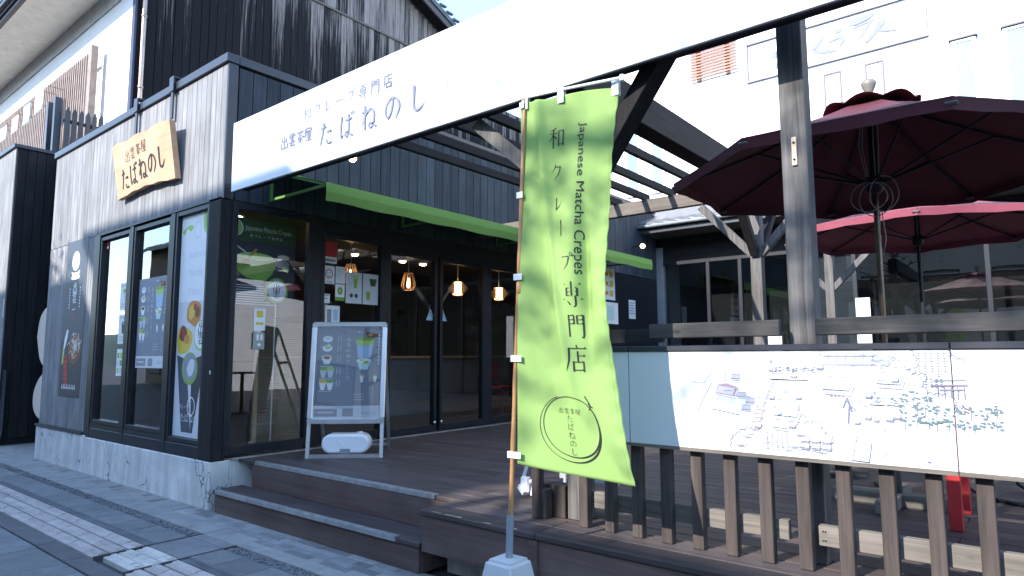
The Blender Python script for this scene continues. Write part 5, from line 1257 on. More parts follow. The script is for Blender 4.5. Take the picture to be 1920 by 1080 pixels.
# ================================================================== patio umbrellas
def umbrella(name, label, cx, cy, zr, R, ph, rise, cloth, base_z, tilt=0.0, rope=True):
    t = thing(name, label, 'umbrella', (cx, cy, base_z), 'maroon patio umbrellas')
    N8 = 8; seg = 6; rings = 8; m = MB(); vs = []
    for j in range(rings + 1):
        f_ = .10 + .90 * j / rings
        for i in range(N8 * seg):
            a = ph + 2 * PI * i / (N8 * seg); q = (i % seg) / seg; 
            chord = math.cos(PI / N8) / math.cos((q - .5) * 2 * PI / N8)
            r_ = R * f_ * chord; belly = math.sin(PI * q)
            z = zr + rise * (1 - f_) - .06 * math.sin(PI * f_) * .6 - .045 * belly * f_ * (1.1 - f_)
            inset = 1 - .03 * belly * (j / rings) ** 3
            vs.append((cx + r_ * inset * math.cos(a), cy + r_ * inset * math.sin(a), z + .018 * belly * (j / rings) ** 4))
    n = N8 * seg
    for i in range(n):          # valance
        x, y, z = vs[rings * n + i]; vs.append((x + .004 * math.cos(i), y + .004 * math.sin(i), z - .068 - .006 * math.sin(i * 2.1)))
    fs = [(j * n + i, j * n + (i + 1) % n, (j + 1) * n + (i + 1) % n, (j + 1) * n + i) for j in range(rings + 1) for i in range(n)]
    m.add(vs, fs, 0, False); c_ = m.build('canopy', cloth, t); sd = c_.modifiers.new('thickness', 'SOLIDIFY'); sd.thickness = .003; sd.offset = 1
    # scalloped vent cap
    m = MB(); vs = []
    for j in range(6):
        f_ = j / 5
        for i in range(n):
            a = ph + 2 * PI * i / n; q = (i % seg) / seg; belly = math.sin(PI * q)
            r_ = .03 + .27 * f_; vs.append((cx + r_ * math.cos(a), cy + r_ * math.sin(a), zr + rise * .97 - .004 - .085 * f_ + .04 * belly * f_ ** 2))
    fs = [(j * n + i, j * n + (i + 1) % n, (j + 1) * n + (i + 1) % n, (j + 1) * n + i) for j in range(5) for i in range(n)]
    m.add(vs, fs, 0, False); c_ = m.build('vent_cap', cloth, t); sd = c_.modifiers.new('thickness', 'SOLIDIFY'); sd.thickness = .003
    apex = zr + rise
    m = MB(); m.lathe((cx, cy, apex + .075), [(.02, -.06), (.045, .0), (.05, .022), (.035, .042), (0, .05)], 16); m.build('finial', paint('beige finial', (.20, .185, .165), .5), t)
    m = MB(); m.tube([(cx, cy, base_z), (cx, cy, zr - .5), (cx, cy, apex + .06)], .019, 14); m.build('pole', M['bronze'] if rope else BL, t)
    m = MB(); hz = zr - .09; m.lathe((cx, cy, hz), [(.03, -.07), (.055, -.05), (.055, .03), (.03, .05)], 16); m.lathe((cx, cy, apex - .06), [(.03, -.03), (.05, 0), (.03, .04)], 14); m.tube([(cx, cy, hz + .05), (cx, cy, apex - .06)], .026, 12); hub = m.build('hub', BL, t)
    for i in range(N8):
        a = ph + 2 * PI * i / N8; e = Vector((cx + R * .985 * math.cos(a), cy + R * .985 * math.sin(a), zr - .014)); 
        m = MB()
        pts = [Vector((cx + R * f_ * math.cos(a), cy + R * f_ * math.sin(a), zr + rise * (1 - f_) - .036 * math.sin(PI * f_) - .022)) for f_ in (.04, .3, .55, .8, .985)]
        m.tube(pts, .009, 6); midp = pts[2]; m.tube([(cx + .05 * math.cos(a), cy + .05 * math.sin(a), hz), midp], .008, 6)
        rb = m.build('rib', BL, t)
        m = MB(); m.box(e.x - .03, e.x + .03, e.y - .03, e.y + .03, e.z - .03, e.z - .008, ch=.008); m.lathe((e.x, e.y, e.z - .035), [(0, 0), (.012, .003), (.012, .012)], 8); m.build('tip_pocket', paint('grey tip', (.09, .08, .085), .5), rb)
    if rope:
        m = MB()
        for dx, dz in ((-.05, .0), (-.035, -.01), (.02, .005), (.045, .0)):
            m.tube([(cx + dx, cy - .05, apex - .10), (cx + dx * 1.25 - .01, cy - .06, hz + .25), (cx + dx * .8, cy - .06, hz + .04)], .0035, 5)
        for (w_, h_, ox, oz) in ((.11, .10, -.03, -.10), (.085, .12, .06, -.09), (.10, .115, .01, -.12)):
            m.tube([(cx + ox + w_ * math.cos(2 * PI * i / 24), cy - .06 - .01 * math.sin(i), hz + oz + h_ * math.sin(2 * PI * i / 24)) for i in range(25)], .0035, 5)
        m.tube([(cx + .04, cy - .06, hz - .2), (cx + .055, cy - .055, hz - .4), (cx + .035, cy - .055, hz - .5), (cx + .02, cy - .055, hz - .4), (cx + .03, cy - .06, hz - .2)], .0035, 5)
        m.build('cord', M['rope'], t)
    b_ = MB()
    b_.box(cx - .36, cx + .36, cy - .05, cy + .05, base_z + .001, base_z + .085, ch=.006); b_.box(cx - .05, cx + .05, cy - .36, cy - .052, base_z + .001, base_z + .085, ch=.006); b_.box(cx - .05, cx + .05, cy + .052, cy + .36, base_z + .001, base_z + .085, ch=.006)
    b_.lathe((cx, cy, base_z + .086), [(.05, 0), (.045, .12), (.03, .30)], 14, mi=1); b_.build('base', [M['pale_x'], BL], t)
    return t
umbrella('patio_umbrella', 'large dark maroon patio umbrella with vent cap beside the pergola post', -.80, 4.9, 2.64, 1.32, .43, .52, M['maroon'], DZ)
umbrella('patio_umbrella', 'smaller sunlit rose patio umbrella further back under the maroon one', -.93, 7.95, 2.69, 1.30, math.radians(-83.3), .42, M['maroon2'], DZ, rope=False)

# ================================================================== furniture behind the fence
t = thing('red_table', 'red painted table with square legs behind the fence slats', 'table', (-.2, 4.6, DZ))
m = MB(); m.box(-.48, .35, 4.36, 4.95, 1.10, 1.135, ch=.005); m.build('tabletop', M['red'], t)
for x in (-.46, .30):
    for y in (4.39, 4.88):
        m = MB(); m.box(x, x + .065, y, y + .065, DZ + .001, 1.10, ch=.004); m.build('leg', M['red'], t)
def chair(x, y, rz, label):
    t = thing('garden_chair', label, 'chair', (x, y, DZ), 'black tube chairs behind the fence')
    R_ = Matrix.Translation((x, y, 0)) @ Matrix.Rotation(rz, 4, 'Z')
    def T(p): return R_ @ Vector(p)
    for s_ in (-1, 1):
        m = MB(); m.tube([T((s_ * .22, .22, DZ + .012)), T((s_ * .22, -.12, DZ + .012)), T((s_ * .22, -.21, DZ + .05)), T((s_ * .22, -.23, DZ + .15)), T((s_ * .22, -.20, DZ + .42)), T((s_ * .22, .18, DZ + .43)), T((s_ * .22, .26, DZ + .85))], .012, 8); m.build('side_frame', BL, t)
    m = MB(); m.prism([T((-.21, -.2, DZ + .435)), T((.21, -.2, DZ + .435)), T((.21, .2, DZ + .445)), T((-.21, .2, DZ + .445))], (0, 0, .022)); m.build('seat', M['darkwood'], t)
    m = MB(); m.prism([T((-.21, .2, DZ + .55)), T((.21, .2, DZ + .55)), T((.21, .255, DZ + .86)), T((-.21, .255, DZ + .86))], R_.to_3x3() @ Vector((0, .015, 0))); m.build('backrest', M['darkwood'], t)
chair(-1.15, 5.3, .4, 'black tube framed chair by the umbrella foot, nearest the banner')
chair(-.15, 5.6, -2.2, 'black tube framed chair beyond the red table')
t = thing('round_table', 'black round garden table under the large maroon umbrella', 'table', (-1.35, 5.9, DZ))
m = MB(); m.lathe((-1.35, 5.9, DZ + .68), [(0, 0), (.36, 0), (.37, .012), (.36, .025), (0, .025)], 28); m.build('tabletop', BL, t); m = MB(); m.tube([(-1.35, 5.9, DZ + .02), (-1.35, 5.9, DZ + .68)], .03, 12); m.lathe((-1.35, 5.9, DZ + .001), [(.22, 0), (.22, .015), (.04, .03)], 20); m.build('stem', BL, t)
# white folding stand behind the banner
t = thing('folding_stand', 'white folding stand on the deck mostly hidden behind the lime banner', 'sign stand', (-2.6, 3.72, DZ))
m = MB(); m.bar((-2.76, 3.62, DZ + .02), (-2.70, 3.72, 1.25), .03, .02); m.build('leg', M['white2'], t)
m = MB(); m.bar((-2.83, 3.66, .66), (-2.87, 3.64, .50), .035, .02); m.bar((-2.83, 3.66, .66), (-2.76, 3.72, 1.0), .03, .02); m.bar((-2.87, 3.64, .50), (-2.81, 3.62, DZ + .03), .06, .03); m.build('leg', M['white2'], t)
m = MB(); m.box(-2.86, -2.79, 3.61, 3.65, .46, .57, ch=.01); m.lathe((-2.745, 3.60, .55), [(.015, 0), (.015, -.02), (0, -.022)], 8, axis='y'); m.build('hinge', M['white2'], t)
m = MB(); m.box(-2.62, -2.16, 3.74, 3.76, .565, 1.3, ch=.004); m.build('panel', M['white'], t)
m = MB(); m.tube([(-2.56, 3.72, DZ), (-2.56, 3.735, .9)], .012, 8); m.tube([(-2.24, 3.76, DZ), (-2.24, 3.745, .9)], .012, 8); m.build('leg', M['white2'], t)
# menu stand and paper at the far end of the awning
t = thing('hanging_menu', 'white paper menus clipped in a column below the far end of the awning', 'menu', (-5.55, 9.45, 1.8))
m = MB(); m.tube([(-5.62, 9.2, 3.02), (-5.5, 9.75, 3.03)], .012, 6); m.tube([(-5.55, 9.45, 2.85), (-5.55, 9.45, 3.02)], .008, 6); m.build('clip', M['alu'], t)
m = MB(); m.box(-5.556, -5.55, 9.15, 9.63, 2.32, 2.86); m.build('sheet', F['white'], t)
k = Ink((-5.55, 9.15, 2.32), UY, FZ, lift=.0015)
for i in range(3): k.rect(.30, .42, .06 + i * .16, .16 + i * .16, F['yellow']); k.rect(.06, .26, .08 + i * .16, .14 + i * .16, F['orange'])
k.build('print', t)
m = MB(); m.box(-5.556, -5.55, 9.22, 9.72, 1.92, 2.28); m.build('sheet', F['white'], t)
k = Ink((-5.55, 9.22, 1.92), UY, FZ, lift=.0015); k.rect(.05, .36, .06, .30, F['teal']); k.build('print', t)
m = MB(); m.tube([(-5.56, 9.45, DZ), (-5.56, 9.45, 1.92)], .012, 8); m.lathe((-5.56, 9.45, DZ + .001), [(.16, 0), (.16, .012), (.02, .03)], 18); m.build('stand', BL, t)
sheet('notice', (XB + .004, 11.0, 2.09), UY, FZ, .26, .36, 'single white notice on the dark wall near the restaurant corner', 'notice', art=lines(5))
# ================================================================== restaurant at the back of the yard
rs = thing('restaurant', 'low restaurant with tiled eave and wide glass front at the back of the deck', 'restaurant', (0, 13, 0))
RY = 12.3
m = MB(); m.box(-6.2, -5.93, RY - .06, RY + .25, DZ, 3.60, ch=.005); m.build('corner_pillar', paint('grey rendered pillar', (.20, .21, .225), .8), rs)
for x in (-3.10, ):
    m = MB(); m.box(x, x + .66, RY + .16, RY + .22, DZ, 3.26); m.build('wall_panel', paint('grey interior panel', (.16, .16, .165), .8), rs)
xs = [-5.93, -4.99, -4.36, -3.10, -2.40, -.55, 1.2, 3.0, 4.8, 6.2]
m = MB()
for x in xs[1:-1]: m.box(x - .035, x + .035, RY - .03, RY + .05, DZ + .06, 3.22, ch=.004)
m.box(-5.93, 6.2, RY - .025, RY + .05, DZ + .001, DZ + .058); m.box(-5.93, 6.2, RY - .028, RY + .05, 3.222, 3.28); m.build('mullions', BL, rs)
for a, c_ in zip(xs[:-1], xs[1:]):
    m = MB(); m.box(a + .036, c_ - .036, RY + .008, RY + .014, DZ + .06, 3.22); m.build('pane', M['glass2'], rs)
m = MB(); m.box(-6.2, 6.2, RY - .02, RY + .10, 3.282, 3.78); m.build('header', M['darkwood_x'], rs)
m = MB(); m.box(-7.0, 6.6, 11.52, RY + .3, 3.79, 3.85); m.build('soffit', paint('dark soffit', (.05, .05, .048), .9), rs)
m = MB(); vs = []; nx = 680
for j, (y, z) in enumerate(((11.48, 3.97), (11.485, 3.985), (11.75, 4.08), (12.1, 4.20), (12.6, 4.38), (13.45, 4.68))):
    for i in range(nx + 1):
        x = -7.1 + 13.8 * i / nx; vs.append((x, y, z + .028 * abs(math.sin(PI * x / .27)) ** 1.5 - (.035 if j == 0 else 0)))
m.add(vs, [(j * (nx + 1) + i, j * (nx + 1) + i + 1, (j + 1) * (nx + 1) + i + 1, (j + 1) * (nx + 1) + i) for j in range(5) for i in range(nx)], 0, True)
rf = m.build('tile_roof', M['tile'], rs)
m = MB(); n = 10
prof = [(.055 * math.cos(PI + PI * i / n), .055 * math.sin(PI + PI * i / n)) for i in range(n + 1)]
vs = []; 
for x in (-6.95, 6.6):
    for (a, b_) in prof: vs.append((x, 11.43 + a, 3.925 + b_))
for x in (-6.95, 6.6):
    for (a, b_) in prof: vs.append((x, 11.43 + a * .9, 3.928 + b_ * .9))
k4 = n + 1
fs = [(i, i + 1, k4 + i + 1, k4 + i) for i in range(n)] + [(2 * k4 + i, 3 * k4 + i, 3 * k4 + i + 1, 2 * k4 + i + 1) for i in range(n)] + [(0, k4, 3 * k4, 2 * k4), (n, 2 * k4 + n, 3 * k4 + n, k4 + n)] + [list(range(n + 1)) + [2 * k4 + n - i for i in range(n + 1)], [k4 + i for i in range(n + 1)] + [3 * k4 + n - i for i in range(n + 1)]]
m.add(vs, fs, 0, True); m.build('gutter', M['gutter'], rf)
m = MB(); m.box(-7.0, 6.6, 11.495, 11.515, 3.78, 3.93); m.build('eave_board', M['navy'], rs)
m = MB(); m.box(-6.0, 6.4, 13.2, 13.28, DZ, 3.8); m.build('back_wall', paint('taupe inner wall', (.05, .043, .038), .8, var=.15), rs)
m = MB(); m.box(-6.0, 6.4, RY + .11, 13.2, .30, .42); m.build('floor', M['tan'], rs)
for (x0, x1, z0, z1, lab) in ((-2.38, -2.16, 1.35, 2.34, 'bright white notice board leaning behind the restaurant glass, beside the grey panel'), (-4.1, -3.6, 1.3, 1.82, 'low white board behind the restaurant glass, left of the big post')):
    t = thing('white_board', lab, 'notice board', ((x0 + x1) / 2, 12.15, DZ)); m = MB(); m.box(x0, x1, 12.13, 12.15, z0, z1, ch=.004); m.build('panel', M['white'], t)
    m = MB(); m.tube([(x0 + .04, 12.165, DZ), (x0 + .04, 12.165, z1 - .05)], .012, 6); m.tube([(x1 - .04, 12.165, DZ), (x1 - .04, 12.165, z1 - .05)], .012, 6); m.build('leg', BL, t)

# ================================================================== white building behind
wb = thing('white_building', 'tall white rendered building with narrow windows behind the restaurant', 'building', (0, 16, 0))
WY = 13.5
m = MB(); m.box(-9.6, 14, WY, WY + 8, 0, 11.5); m.build('wall', M['plaster'], wb)
m = MB(); m.box(-5.66, -5.64, WY - .006, WY, 4, 7.45); m.box(-4.74, -4.72, WY - .006, WY, 4, 7.45); m.box(-5.66, -4.72, WY - .007, WY - .0005, 7.44, 7.46); m.build('wall_groove', paint('pale groove', (.40, .39, .43), .8), wb)
def wwin(x0, x1, z0, z1, frame=True):
    f = MB(); w_ = .05
    f.box(x0, x0 + w_, WY - .05, WY - .001, z0, z1); f.box(x1 - w_, x1, WY - .05, WY - .001, z0, z1); f.box(x0 + w_, x1 - w_, WY - .05, WY - .001, z1 - w_, z1); f.box(x0 + w_, x1 - w_, WY - .05, WY - .001, z0, z0 + w_)
    f.box(x0 - .03, x1 + .03, WY - .09, WY - .001, z1 + .001, z1 + .03, mi=1)
    fr = f.build('window', [M['alu'], M['navy']], wb)
    p = MB(); p.box(x0 + w_, x1 - w_, WY - .03, WY - .002, z0 + w_, z1 - w_); p.build('pane', paint('frosted pane', (.22, .31, .36), .12, var=.05), fr)
for a, c_ in ((-7.38, -7.02), (-6.74, -6.40), (-.88, -.52), (-.14, .45), (1.2, 1.8)): wwin(a, c_, 5.1, 6.9)
for a, c_ in ((-2.98, -2.66), (-2.25, -1.93)):
    m = MB(); z0, z1 = 5.4, 6.9; w_ = .03
    m.box(a, a + w_, WY - .02, WY - .001, z0, z1); m.box(c_ - w_, c_, WY - .02, WY - .001, z0, z1); m.box(a + w_, c_ - w_, WY - .02, WY - .001, z1 - w_, z1); m.build('blind_window', paint('thin mauve frame', (.12, .10, .14), .6), wb)
m = MB()
for i in range(15): m.box(-5.72, -4.66, WY - .10, WY - .075, 7.50 + i * .068, 7.526 + i * .068)
lg = m.build('louvre_grille', paint('red brown louvre', (.42, .17, .10), .6), wb)
m = MB()
for x in (-5.55, -4.90): m.box(x, x + .07, WY - .07, WY - .002, 7.46, 8.54)
m.build('grille_post', paint('grille post', (.22, .10, .07), .6), lg)
t = thing('wall_sign', 'large white framed wall sign with grey brushed characters high on the white building', 'wall sign', (-2.85, WY, 7.1))
m = MB(); x0, x1, z0, z1 = -4.47, -1.20, 7.12, 7.98; w_ = .035
m.box(x0, x0 + w_, WY - .05, WY - .002, z0, z1); m.box(x1 - w_ * 1.6, x1, WY - .05, WY - .002, z0, z1); m.box(x0 + w_, x1 - w_ * 1.6, WY - .05, WY - .002, z1 - w_, z1); m.box(x0 + w_, x1 - w_ * 1.6, WY - .05, WY - .002, z0, z0 + w_); m.build('frame', paint('grey sign frame', (.17, .175, .21), .5), t)
k = Ink((0, WY - .002, 0), FX, FZ, lift=.012, step=.0004); G_ = paint('grey brushed lettering', (.15, .165, .21), .6)
k.poly(smooth2([(-3.98, 7.58), (-3.9, 7.66), (-3.78, 7.62), (-3.80, 7.52), (-3.93, 7.53)]), G_); k.poly(smooth2([(-3.90, 7.33), (-3.80, 7.46), (-3.74, 7.36), (-3.82, 7.27)]), G_)
k.line(smooth([(-2.93, 7.66, .03), (-3.08, 7.52, .08), (-3.13, 7.44, .06), (-2.92, 7.36, .08), (-2.72, 7.33, .05)], 6), 1, G_); k.line([(-3.0, 7.66, .02), (-2.93, 7.55, .03)], 1, G_)
k.line([(-2.73, 7.70, .10), (-2.60, 7.72, .07)], 1, G_); k.line(smooth([(-2.86, 7.52, .03), (-2.66, 7.58, .08), (-2.58, 7.52, .08), (-2.66, 7.38, .03)], 6), 1, G_)
k.poly(smooth2([(-2.50, 7.74), (-2.42, 7.84), (-2.18, 7.87), (-2.03, 7.86), (-2.10, 7.78), (-2.35, 7.72)]), G_); k.line([(-2.42, 7.67, .04), (-2.05, 7.74, .05)], 1, G_)
k.line([(-2.08, 7.74, .05), (-2.25, 7.50, .03), (-2.38, 7.36, .015)], 1, G_); k.poly(smooth2([(-1.98, 7.66), (-1.88, 7.70), (-1.86, 7.62), (-2.0, 7.46), (-2.16, 7.32), (-2.22, 7.34), (-2.08, 7.50)]), G_); k.line([(-2.06, 7.56, .06), (-1.9, 7.46, .06), (-1.66, 7.40, .02)], 1, G_)
k.build('lettering', t)

# ================================================================== big house on the left: white front, charred cedar gable
nb = thing('big_house', 'two storey house with white front, wide eaves and weathered charred board gable side', 'house', (-18, 8, 0))
HX, HY = -12.85, 4.6
def roofz(y): return 11.95 - .42 * abs(y - 9.6) * (1.0) - (.0 if y > 9.6 else .056 * abs(y - 9.6))
m = MB(); m.box(-30, HX - .1, HY, HY + .15, 0, 8.36); m.build('front_wall', M['plaster'], nb)
m = MB()
x = -30.0
while x < HX - .02: m.box(x + .004, min(x + .15, HX) - .004, HY - .03, HY + .1, 8.362, 8.74); x += .15
m.build('frieze', paint('pale grey frieze', (.46, .46, .46), .7), nb)
m = MB(); y = 3.62
x = -30.0
while x < HX + .35: m.box(x + .004, x + .116, 3.60, HY - .032, 8.745, 8.765); x += .12
m.build('soffit', paint('cream soffit', (.84, .80, .72), .8), nb)
m = MB(); m.box(-30, HX + .45, 3.50, 3.585, 8.70, 8.98); m.build('eave_board', M['navy'], nb)
m = MB(); m.tube([(-30, 3.42, 8.86), (HX + .45, 3.42, 8.86)], .06, 10); m.build('gutter', M['navy'], nb)
# charred side: vertical boards in two courses, cut to the gable
m = MB(); y = HY + .03; i = 0
while y < 13.2:
    y1 = min(y + .17 + .02 * math.sin(i * 2.3), 13.2); yc = (y + y1) / 2; zt = roofz(yc) - .1
    dx = random.uniform(0, .012)
    z_b = 9.80
    m.box(HX - .03, HX + dx, y + .006, y1 - .006, 3.0, min(zt, z_b))
    if zt > z_b: m.box(HX - .03, HX + .012 + dx, y + .006, y1 - .006, z_b + .002, zt)
    y = y1; i += 1
y = 13.2
while y < 19: m.box(HX - .03, HX + random.uniform(0, .012), y + .006, y + .164, 3.0, 9.2); y += .17
m.build('charred_boards', M['charred'], nb)
m = MB(); m.box(HX - .15, HX - .032, HY + .16, 19, 0, 8.3); m.build('side_wall', BL, nb)
m = MB(); m.box(HX + .013, HX + .045, 6.9, 12.9, 9.78, 9.83); m.build('batten', paint('weathered batten', (.13, .11, .10), .8), nb)
m = MB(); m.box(HX - .10, HX + .03, HY - .01, HY + .028, 3, 8.36); m.build('corner_trim', paint('blue black trim', (.03, .035, .075), .5), nb)
m = MB(); m.tube([(HX + .07, HY + .14, 3.5), (HX + .07, HY + .14, 8.6)], .042, 12)
for z in (5, 6.4, 7.8): m.lathe((HX + .07, HY + .14, z), [(.044, 0), (.052, .01), (.052, .05), (.044, .06)], 12)
m.build('downpipe', paint('copper downpipe', (.42, .30, .24), .3, metal=.75, var=.2), nb)
m = MB()
ys = [3.4 + (13.9 - 3.4) * i / 40 for i in range(41)]
prof = [(y, roofz(y)) for y in ys]
for xa, xb_ in ((-30, HX + .55),):
    vs = [(xa, y, z + .02) for y, z in prof] + [(xb_, y, z + .02) for y, z in prof] + [(xa, y, z + .16) for y, z in prof] + [(xb_, y, z + .16) for y, z in prof]
    n = 41; fs = []
    for i in range(n - 1): fs += [(i, i + 1, n + i + 1, n + i), (2 * n + i, 3 * n + i, 3 * n + i + 1, 2 * n + i + 1), (n + i, n + i + 1, 3 * n + i + 1, 3 * n + i), (i, 2 * n + i, 2 * n + i + 1, i + 1)]
    fs += [(0, n, 3 * n, 2 * n), (n - 1, 3 * n - 1, 4 * n - 1, 2 * n - 1)]
    m.add(vs, fs)
rf = m.build('roof', M['tile'], nb)
m = MB()
for i in range(0, 40): 
    y, z = prof[i]; m.box(HX + .50, HX + .58, y, y + .24, z + .17, z + .22)
m.build('edge_tiles', M['tile'], rf)
m = MB(); vs = []
for i in range(40):
    (y, z), (y2, z2) = prof[i], prof[i + 1]; m.prism([(HX + .45, y, z - .16), (HX + .45, y2, z2 - .16), (HX + .45, y2, z2 + .015), (HX + .45, y, z + .015)], (.05, 0, 0))
m.build('bargeboard', paint('weathered bargeboard', (.10, .095, .09), .8), rf)
m = MB(); m.prism([(HX + .02, 13.85, roofz(13.85) - .02), (HX + .02, 3.5, 8.98), (HX + .02, 3.5, 9.0), (HX + .02, 9.6, roofz(9.6)), (HX + .02, 13.85, roofz(13.85))][:0] or [(HX, 9.6, 11.9), (HX, 13.8, roofz(13.8) - .0), (HX + .44, 13.8, roofz(13.8)), (HX + .44, 9.6, 11.9)], (0, 0, .015)); m.build('rake_soffit', M['darkwood'], rf)
# lattice screens and picket
t = thing('tall_lattice', 'tall brown slatted screen against the white upper wall of the big house', 'lattice', (-17, 4.42, 5))
TB = paint('brown lattice', (.25, .19, .16), .6, var=.2)
m = MB(); x = -24.0
while x < -14.5: m.box(x, x + .05, 4.38, 4.43, 5.0, 7.50); x += .125
m.build('slats', TB, t)
m = MB(); m.box(-14.36, -14.18, 4.34, 4.46, 4.6, 7.56); m.build('post', TB, t)
m = MB(); m.box(-24, -14.4, 4.435, 4.47, 7.3, 7.36); m.box(-24, -14.4, 4.435, 4.47, 5.6, 5.66); m.build('rail', TB, t)
t = thing('low_lattice', 'lower slatted screen on the dark annexe roof, in front of the tall screen', 'lattice', (-17, 3.85, 4.93))
m = MB(); x = -24.0
while x < -14.75: m.box(x, x + .05, 3.82, 3.86, 4.94, 6.25); x += .115
m.build('slats', TB, t)
for x in (-14.62, -14.22):
    m = MB(); m.box(x, x + .10, 3.78, 3.90, 4.94, 6.30); m.build('post', M['navy'], t)
m = MB(); m.box(-24, -14.6, 3.862, 3.90, 6.02, 6.08); m.build('rail', TB, t)
for (x0, x1, z0, c_, lab) in ((-16.3, -15.78, 6.52, F['white'], 'small white cloth banner on the lattice, nearest the end post'), (-17.08, -16.62, 6.35, F['blue'], 'small pale blue cloth banner on the lattice beside the white one'), (-17.95, -17.45, 6.28, F['pink'], 'small pink patterned cloth banner hanging on the lattice'), (-18.9, -18.35, 6.25, F['blue'], 'small pale blue cloth banner at the left end of the lattice')):
    t = thing('cloth_banner', lab, 'cloth banner', ((x0 + x1) / 2, 4.0, z0), 'cloth banners on the lattice')
    m = MB(); n = 10; vs = []
    for j in range(2):
        for i in range(n + 1): vs.append((x0 + (x1 - x0) * i / n, 4.0 + .012 * math.sin(i * 1.3) * (1 - j), z0 + .55 * j))
    m.add(vs, [(i, i + 1, n + 2 + i, n + 1 + i) for i in range(n)], 0, True); c2 = m.build('cloth', c_, t, recalc=False); sd = c2.modifiers.new('thickness', 'SOLIDIFY'); sd.thickness = .003
    m = MB(); m.tube([(x0 - .03, 4.0, z0 + .56), (x1 + .03, 4.0, z0 + .56)], .01, 6); m.tube([(x0 + .05, 4.0, z0 + .56), (x0 + .05, 4.38, z0 + .56)], .008, 6); m.tube([(x1 - .05, 4.0, z0 + .56), (x1 - .05, 4.38, z0 + .56)], .008, 6); m.build('rod', TB, t)
t = thing('picket_fence', 'short dark picket fence with pointed tops between the lattice and the white wall', 'fence', (-14, 4.1, 4.94))
for i in range(6):
    y = 3.92 + i * .112; m = MB()
    a, c_, z = y, y + .075, 6.02
    m.prism([(-14.02, a, 4.94), (-14.02, c_, 4.94), (-14.02, c_, z), (-14.02, (a + c_) / 2, z + .09), (-14.02, a, z)], (.05, 0, 0)); m.build('picket', M['navy'], t)
m = MB(); m.box(-14.06, -14.025, 3.9, 4.58, 5.82, 5.88); m.build('rail', M['navy'], t)
# dark annexe and alley
t = thing('dark_annexe', 'dark boarded annexe block at the far left beside the alley', 'annexe', (-16, 3.8, 0))
m = MB(); m.box(-26, -13.06, 3.02, 4.55, 0, 4.88); m.build('wall', M['darkwood'], t)
m = MB(); boards(m, -26, -13.04, .1, 4.88, 2.995, pitch=.14); m.build('front_siding', M['siding'], t)  # sunlit front paler than the dark side: light put into the boards' colour
m = MB(); boards(m, 3.02, 4.5, .1, 4.88, -13.03, pitch=.14, along='y'); m.build('side_siding', M['darkwood'], t)
m = MB(); m.box(-26, -13.0, 2.96, 4.56, 4.885, 4.94); m.build('coping', M['navy'], t)
m = MB(); m.tube([(-12.97, 3.06, 1.2), (-12.97, 3.06, .22), (-12.95, 3.04, .12), (-12.86, 2.98, .06)], .035, 10); m.build('downpipe', M['navy'], t)
m = MB(); m.box(-13.06, -13.045, 2.984, 2.994, 2.05, 2.35, ch=.002); m.build('meter_plate', M['white2'], t)
t = thing('alley_gate', 'black boarded gate closing the alley between the annexe and the shop', 'gate', (-12, 3.75, 0))
m = MB(); m.box(-13.0, -12.86, 3.68, 3.80, 0, 2.75); m.box(-11.22, -11.1, 3.68, 3.80, 0, 2.75); m.box(-13.0, -11.1, 3.68, 3.80, 2.752, 2.9); m.build('frame', M['darkwood'], t)
m = MB(); boards(m, -12.85, -11.23, .08, 2.74, 3.73, pitch=.15); m.build('boards', BL, t)
m = MB(); boards(m, -13.0, -11.1, 2.905, 4.8, 3.70, pitch=.15); m.build('upper_boards', M['darkwood'], t)
t = thing('cutout_board', 'plain beige rounded cut-out board half hidden behind the left edge of the shop', 'cut-out board', (-11.8, 3.3, 0))
k_ = smooth2([(-12.40, 1.72), (-12.28, 2.05), (-11.9, 2.2), (-11.5, 2.12), (-11.3, 1.8), (-11.35, 1.45), (-11.55, 1.28), (-11.6, 1.18), (-11.35, .95), (-11.3, .6), (-11.6, .42), (-12.1, .48), (-12.36, .62), (-12.38, .85), (-12.2, 1.05), (-11.98, 1.16), (-11.95, 1.24), (-12.2, 1.38)])
m = MB(); m.prism([(x, 3.30, z) for x, z in k_], (0, .02, 0)); m.build('board', M['beige'], t)
m = MB(); m.bar((-12.0, 3.34, 0), (-12.0, 3.33, 1.2), .04, .02); m.bar((-11.6, 3.34, 0), (-11.6, 3.33, 1.2), .04, .02); m.build('support', M['tan'], t)

